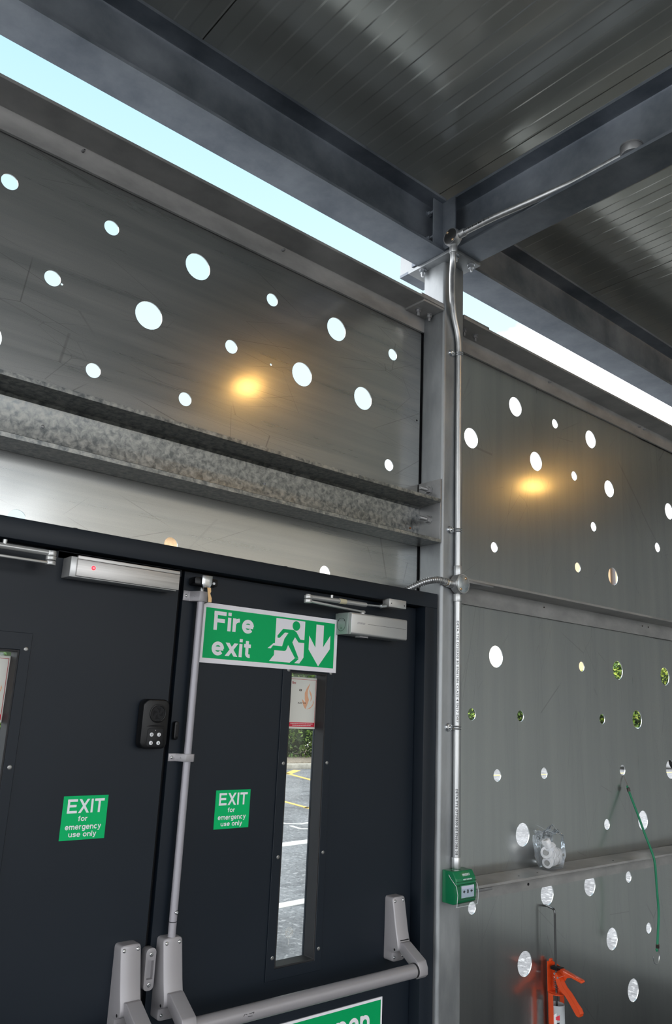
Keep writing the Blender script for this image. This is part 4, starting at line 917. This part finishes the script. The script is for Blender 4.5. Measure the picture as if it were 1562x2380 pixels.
# cradle strips and end plate
for x0, x1, y0, y1 in ((GX - .0275, GX - .0255, 1.660, 1.676), (GX + .0255, GX + .0275, 1.655, 1.671), (GX - .008, GX + .008, 1.6905, 1.6925)):
    G().box(x0, x1, y0, y1, -1.08, -.872).build('cradle_strip', M['orange'], t)
G().prism([(GX + .0275 * math.cos(a), GY + .0275 * math.sin(a)) for a in [2 * math.pi * i / 32 for i in range(32)]], 'z', -.8745, -.8725).build('end_disc', M['orange'], t)
c = thing('sealant_cartridge', 'white sealant cartridge held in the caulking gun cradle', 'cartridge', (GX, GY, -1.07))
n = 36; vs = []; fs = []
prof = [(.0245, -.905), (.0232, -.905), (.0232, -.95), (.0232, -1.06), (.0245, -1.06)]
G().lathe((GX, GY, 0), (0, 0, 1), [(.0245, -.905), (.0245, -1.07)], 36)
g = G()
ring = lambda r, z: [(GX + r * math.cos(2 * math.pi * i / n), GY + r * math.sin(2 * math.pi * i / n), z) for i in range(n)]
vs = ring(.0245, -.905) + ring(.0245, -1.07) + ring(.0233, -.905) + ring(.0233, -1.07)
for i in range(n):
    j = (i + 1) % n; fs += [(i, j, n + j, n + i), (2 * n + i, 3 * n + i, 3 * n + j, 2 * n + j), (i, 2 * n + i, 2 * n + j, j), (n + i, n + j, 3 * n + j, 3 * n + i)]
g.add(vs, fs).build('tube_wall', M['tube'], c)
G().cyl((GX, GY, -.975), (GX, GY, -.99), .0232, n=32).build('piston', M['plastic'], c)
def label_patch(nm, m, a0, a1, z0, z1, slant=0):
    g = G(); k = 14; vs = []
    for i in range(k + 1):
        a = math.radians(a0 + (a1 - a0) * i / k)
        for z in (z0, z1 - (slant * (1 - i / k))): vs.append((GX + .0248 * math.cos(a), GY + .0248 * math.sin(a), z))
    g.add(vs, [(2 * i, 2 * i + 2, 2 * i + 3, 2 * i + 1) for i in range(k)]); return g.build(nm, m, c, recalc=False)
label_patch('red_print', M['red'], 205, 235, -.945, -.930, .006); label_patch('dark_print', M['ink'], 212, 232, -.968, -.950, .004)
label_patch('white_label', M['key'], 150, 212, -1.05, -.925, .02)

# ------------------------------------------------------------------ plastic bag of fittings on the ledge
t = thing('plastic_bag', 'small clear plastic bag standing on the ledge, holding white fittings', 'bag', (2.365, 1.655, -.494))
ZL = -.4905
rows = [(0, [(2.318, 1.622), (2.362, 1.615), (2.412, 1.622), (2.420, 1.650), (2.408, 1.672), (2.360, 1.680), (2.320, 1.672), (2.312, 1.650)]),
        (.035, [(2.302, 1.620), (2.360, 1.606), (2.424, 1.618), (2.434, 1.650), (2.418, 1.680), (2.360, 1.688), (2.306, 1.680), (2.296, 1.650)]),
        (.075, [(2.292, 1.628), (2.350, 1.610), (2.428, 1.620), (2.440, 1.648), (2.420, 1.676), (2.355, 1.688), (2.300, 1.682), (2.286, 1.655)]),
        (.100, [(2.288, 1.636), (2.345, 1.618), (2.422, 1.625), (2.438, 1.648), (2.415, 1.668), (2.350, 1.682), (2.296, 1.680), (2.284, 1.658)])]
g = G(); vs = []; n = 8
for dz, ring_ in rows:
    for k, (x, y) in enumerate(ring_): x = 2.365 + (x - 2.365) * (.80 if x < 2.365 else .86); y = 1.650 + (y - 1.650) * .85; vs.append((x + random.uniform(-.002, .002), y + random.uniform(-.002, .002), ZL + dz + random.uniform(-.003, .003) * (dz > 0)))
fs = [list(range(n))]
for i in range(len(rows) - 1):
    for k in range(n): fs.append((i * n + k, i * n + (k + 1) % n, (i + 1) * n + (k + 1) % n, (i + 1) * n + k))
top = [(2.290, 1.642, ZL + .140), (2.325, 1.630, ZL + .118), (2.375, 1.628, ZL + .106), (2.430, 1.640, ZL + .100), (2.455, 1.650, ZL + .092), (2.392, 1.655, ZL + .134), (2.352, 1.662, ZL + .112), (2.300, 1.668, ZL + .120)]
o_ = len(vs); vs += top
idx = [0, 1, 2, 3, 4, 5, 6, 7]; base = (len(rows) - 1) * n
for k in range(n): fs.append((base + k, base + (k + 1) % n, o_ + (k + 1) % n, o_ + k))
bag = g.add(vs, fs).build('film', M['film'], t, recalc=False, sharp=60)
sb = bag.modifiers.new('s', 'SUBSURF'); sb.subdivision_type = 'SIMPLE'; sb.levels = 4; sb.render_levels = 4
tx = bpy.data.textures.new('crumple', 'CLOUDS'); tx.noise_scale = .022; tx.noise_depth = 2
dm = bag.modifiers.new('d', 'DISPLACE'); dm.texture = tx; dm.strength = .005; dm.mid_level = .5
for a, b_ in (((2.281, 1.642, ZL + .140), (2.430, 1.638, ZL + .100)), ((2.392, 1.655, ZL + .134), (2.455, 1.650, ZL + .092)), ((2.352, 1.655, ZL + .112), (2.392, 1.655, ZL + .134))):
    G().tube(smooth_path([a, tuple((Vector(a) + Vector(b_)) / 2 - Vector((0, .002, .006))), b_], 6), .0005, 6).build('film_fold', M['seam'], t)
fit = [((2.330, 1.640, ZL + .090), (.4, -.2, -1), .0125, .034, 'upright white pipe fitting against the bag wall, topmost'),
       ((2.326, 1.637, ZL + .052), (1, .25, -.30), .0165, .050, 'large white coupling with an open ring end facing left, middle of the bag'),
       ((2.378, 1.652, ZL + .050), (1, .1, -.25), .0150, .040, 'white coupling on the right, in the middle layer of the bag'),
       ((2.330, 1.636, ZL + .020), (1, .3, .12), .0150, .042, 'white coupling with a dark ring at the bottom left of the bag'),
       ((2.374, 1.650, ZL + .020), (1, .1, .06), .0145, .040, 'white coupling at the bottom right of the bag')]
for p0, d, r_, ln, lb in fit:
    r_ *= 1.12; ln *= 1.15
    d = Vector(d).normalized(); p0 = Vector(p0)
    f = thing('pipe_fitting', lb, 'fitting', tuple(p0), 'white plastic fittings in the bag')
    G().lathe(p0, d, [(r_ * .55, .004), (r_ * .55, -.001), (r_, 0), (r_ * 1.05, .003), (r_ * 1.05, ln * .3), (r_ * .86, ln * .34), (r_ * .86, ln * .62), (r_ * 1.05, ln * .66), (r_ * 1.05, ln * .95), (r_ * .9, ln), (r_ * .6, ln)], 28).build('fitting_body', M['plastic'], f, sharp=40)
    G().lathe(p0 + d * (ln * .60), d, [(r_ * .87, 0), (r_ * .90, .0008), (r_ * .90, .0022), (r_ * .87, .003)], 28).build('seal_ring', M['blackm'] if 'dark ring' in lb else M['hwl'], f)
    G().lathe(p0, d, [(r_ * .5, 0), (r_ * .5, -.0006)], 20).build('bore', M['hwl'], f)
f = thing('pipe_clip', 'thin white oval clip lying on the couplings in the bag', 'fitting', (2.362, 1.640, ZL + .07))
G().lathe((2.362, 1.640, ZL + .073), (-.3, -.4, 1), [(.012, -.0025), (.0145, 0), (.012, .0025)], 24).build('clip_body', M['plastic'], f)

# ------------------------------------------------------------------ amber lamps under the rear roof, mirrored in the steel sheets
for x, lb in ((1.952, 'short amber batten lamp hung over the double doors bay'), (4.417, 'short amber batten lamp hung over the far right bay')):
    t = thing('batten_lamp', lb, 'lamp', (x, .231, 1.565))
    G().box(x - .20, x + .20, .11, .352, 1.588, 1.606).build('housing', M['hwl'], t, bevel=.003)
    G().cyl((x - .10, .231, 1.565), (x + .10, .231, 1.565), .012, n=16).build('tube', M['lamp'], t)
    G().cyl((x - .15, .231, 1.60), (x - .15, .231, 1.822), .004, n=8).cyl((x + .15, .231, 1.61), (x + .15, .231, 1.822), .004, n=8).build('hanger', M['hwl'], t)
    for s_ in (-1, 1): G().box(x + s_ * .105 - .008, x + s_ * .105 + .008, .213, .249, 1.547, 1.592).build('lamp_holder', M['hwl'], t)

# ------------------------------------------------------------------ outside: road lines, kerb, hedge, trees, buildings, cars
GZ = -1.756
def strip(name, label, pts, w, m, cat='road marking', group=None):
    g = G(); P = [Vector((x, y, 0)) for x, y in pts]; vs = []
    for i, p_ in enumerate(P):
        d = (P[min(i + 1, len(P) - 1)] - P[max(i - 1, 0)]).normalized(); nrm = Vector((-d.y, d.x, 0)) * w / 2
        for q in (p_ + nrm, p_ - nrm):
            vs += [(q.x, q.y, GZ + .0005), (q.x, q.y, GZ + .006)]
    n = len(P); fs = []
    for i in range(n - 1):
        a = 4 * i; b_ = a + 4; fs += [(a + 1, b_ + 1, b_ + 3, a + 3), (a, b_, b_ + 1, a + 1), (a + 2, a + 3, b_ + 3, b_ + 2)]
    fs += [(0, 1, 3, 2), (4 * n - 4, 4 * n - 2, 4 * n - 1, 4 * n - 3)]
    o = g.add(vs, fs).build(name, m); tag(o, label, cat, group); o['kind'] = 'structure'; del o['category']; return o
strip('road_marking', 'long yellow bay line farthest from the doors', [(12.95, 17.5), (12.0, 14.1)], .13, M['ylw'])
strip('road_marking', 'short slanted yellow line joining the far yellow line', [(12.75, 16.8), (13.7, 17.65)], .20, M['ylw'])
strip('road_marking', 'thin yellow line in the middle of the view through the door glass', [(9.2, 12.4), (8.9, 10.4)], .09, M['ylw'])
strip('road_marking', 'yellow line joining the middle one from the right', [(8.98, 11.3), (9.6, 11.35)], .08, M['ylw'])
strip('road_marking', 'white curved letter stroke painted on the asphalt, farther', [(7.5, 10.3), (7.56, 9.95), (7.75, 9.83), (8.3, 9.95)], .07, M['wht'])
strip('road_marking', 'white curved letter stroke painted on the asphalt, nearer', [(7.5, 9.75), (7.47, 9.48), (7.62, 9.38), (7.9, 9.45)], .06, M['wht'])
strip('road_marking', 'broad white line across the asphalt', [(5.2, 8.37), (8.5, 8.77)], .20, M['wht'])
strip('road_marking', 'cream line nearest the door glass', [(3.4, 5.95), (6.4, 6.2)], .13, M['wht'])
strip('road_marking', 'yellow line seen through the holes right of the column', [(14, 15.5), (30, 14.0)], .14, M['ylw'])
o = struct(G().box(-30, 45, 17.9, 18.2, -1.756, -1.62).build('kerb', M['kerb'], bevel=.02))
o = G().box(-30, 45, 18.2, 25, -1.756, -1.60).build('verge', M['soil']); tag(o, 'strip of leaf litter between the kerb and the hedge', 'soil', kind='stuff')

def bush(name, label, cat, c, size, mats, n, leaf=.16, group=None, seed=1, trunk=True):
    """clump of small folded leaves round a solid twiggy core"""
    rnd = random.Random(seed)
    t = thing(name, label, cat, (c[0], c[1], GZ), group)
    bm = bmesh.new(); bmesh.ops.create_icosphere(bm, subdivisions=3, radius=1)
    gcore = G(); vs = []
    for v in bm.verts:
        k = .80 + .14 * rnd.random(); vs.append((c[0] + v.co.x * size[0] * k * .86, c[1] + v.co.y * size[1] * k * .86, c[2] + v.co.z * size[2] * k * .86))
    bm.verts.index_update(); gcore.add(vs, [[q.index for q in f.verts] for f in bm.faces]); bm.free()
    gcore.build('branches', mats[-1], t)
    for mi, m in enumerate(mats):
        g = G()
        for _ in range(n // len(mats)):
            a = rnd.uniform(0, 2 * math.pi); z = rnd.uniform(-1, 1); r_ = math.sqrt(1 - z * z); k = rnd.uniform(.80, 1.05)
            p_ = Vector((c[0] + size[0] * r_ * math.cos(a) * k, c[1] + size[1] * r_ * math.sin(a) * k, max(GZ + .1, c[2] + size[2] * z * k)))
            u = Vector((rnd.gauss(0, 1), rnd.gauss(0, 1), rnd.gauss(0, .7))).normalized(); w = u.orthogonal().normalized(); w = Matrix.Rotation(rnd.uniform(0, 6.28), 3, u) @ w
            L_ = leaf * rnd.uniform(.6, 1.2); nn = u.cross(w) * L_ * .18
            g.add([p_, p_ + u * L_ * .5 + w * L_ * .3 + nn, p_ + u * L_, p_ + u * L_ * .5 - w * L_ * .3 + nn], [(0, 1, 2), (0, 2, 3)])
        o = g.build('leaves', m, t, recalc=False); o['kind'] = 'stuff'
    if trunk: G().tube([(c[0], c[1], GZ), (c[0] + .05, c[1], (GZ + c[2]) / 2), (c[0], c[1], c[2])], [.12, .09, .05], 10).build('trunk', M['bark'], t)
    return t
core = mat('foliage_shade', (.03, .05, .018), .9)  # foliage shade painted as a dark colour on the core and some leaves
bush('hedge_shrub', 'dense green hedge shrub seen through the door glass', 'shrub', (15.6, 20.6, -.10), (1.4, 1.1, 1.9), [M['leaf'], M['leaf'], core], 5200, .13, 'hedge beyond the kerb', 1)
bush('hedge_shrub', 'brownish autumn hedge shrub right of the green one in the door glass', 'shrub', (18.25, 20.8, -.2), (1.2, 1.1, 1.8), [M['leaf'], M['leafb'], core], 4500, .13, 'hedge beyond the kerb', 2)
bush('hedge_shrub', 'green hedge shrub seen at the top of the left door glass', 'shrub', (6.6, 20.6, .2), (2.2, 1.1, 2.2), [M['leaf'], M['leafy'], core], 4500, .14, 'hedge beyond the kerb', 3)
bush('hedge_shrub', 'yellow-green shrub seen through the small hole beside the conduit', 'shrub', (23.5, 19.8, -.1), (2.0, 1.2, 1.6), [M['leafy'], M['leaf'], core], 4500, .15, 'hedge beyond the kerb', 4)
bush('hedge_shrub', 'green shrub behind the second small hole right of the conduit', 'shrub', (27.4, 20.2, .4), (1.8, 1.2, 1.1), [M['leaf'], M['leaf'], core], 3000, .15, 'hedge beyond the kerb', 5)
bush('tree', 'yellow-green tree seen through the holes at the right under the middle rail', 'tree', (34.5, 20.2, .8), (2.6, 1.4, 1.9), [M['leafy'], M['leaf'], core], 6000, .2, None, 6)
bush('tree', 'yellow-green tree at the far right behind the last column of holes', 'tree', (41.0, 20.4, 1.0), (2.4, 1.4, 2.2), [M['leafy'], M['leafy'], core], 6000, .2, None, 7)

t = thing('brick_building', 'long tan brick building beyond the car park, seen through the upper holes', 'building', (30, 28, GZ))
G().box(38.5, 75, 27, 40, GZ, 10.3).build('wall', M['brick'], t)
G().box(38.1, 75.4, 26.6, 40, 10.3, 10.7).build('roof_edge', M['roofdark'], t)
for k in range(9):
    x = 39.5 + k * 4.0
    w = G().box(x, x + 1.7, 26.93, 27.02, 3.2, 5.2).build('window', M['key'], t); G().box(x + .1, x + 1.6, 26.90, 26.94, 3.3, 5.1).build('pane', M['winglass'], w)
for x in (46.2, 60): G().cyl((x, 26.85, GZ), (x, 26.85, 10.3), .14, n=12).build('downpipe', M['roofdark'], t)
t = thing('rendered_building', 'cream rendered building beyond the car park, left of the brick one', 'building', (24, 28, GZ))
G().box(17.5, 37.5, 27.5, 38, GZ, 9.8).build('wall', M['render'], t)
G().prism([(17.1, 9.8), (37.9, 9.8), (37.9, 10.05), (17.1, 10.05)], 'y', 27.1, 38).build('roof_edge', M['roofdark'], t)
t = thing('brick_house', 'tan brick house beyond the car park, seen over the left door', 'building', (10, 28, GZ))
G().box(10.5, 16.5, 28, 38, GZ, 6.4).build('wall', M['brick'], t)
G().prism([(10.1, 6.4), (16.9, 6.4), (13.5, 7.0)], 'y', 27.6, 38).build('roof', M['roofdark'], t)

def car(name, label, x, y, m):
    t = thing(name, label, 'car', (x, y, GZ))
    z = GZ
    body = [(x - 2.1, z + .35), (x - 2.15, z + .75), (x - 1.5, z + .92), (x - .85, z + 1.42), (x + .75, z + 1.46), (x + 1.5, z + 1.0), (x + 2.1, z + .9), (x + 2.15, z + .4)]
    G().prism(body, 'y', y - .85, y + .85).build('body', m, t, bevel=.08, seg=3)
    G().prism([(x - 1.35, z + .95), (x - .8, z + 1.36), (x + .68, z + 1.39), (x + 1.28, z + 1.0)], 'y', y - .87, y + .87).build('side_window', M['winglass'], t)
    for dx in (-1.3, 1.3):
        for dy in (-.78, .60): 
            w = G().cyl((x + dx, y + dy, z + .33), (x + dx, y + dy + .18, z + .33), .33, n=28).build('wheel', M['tyre'], t, bevel=.02)
    return t
car('parked_car', 'pale silver parked car seen through the holes right of centre', 28.5, 15.8, M['carw'])
car('parked_car', 'pale silver parked car seen through the hole at the far right', 31.5, 12.6, M['carw'])

for o in bpy.data.objects:
    if '_w' in o: del o['_w']
for m in bpy.data.materials:
    if '_mc' in m: del m['_mc']
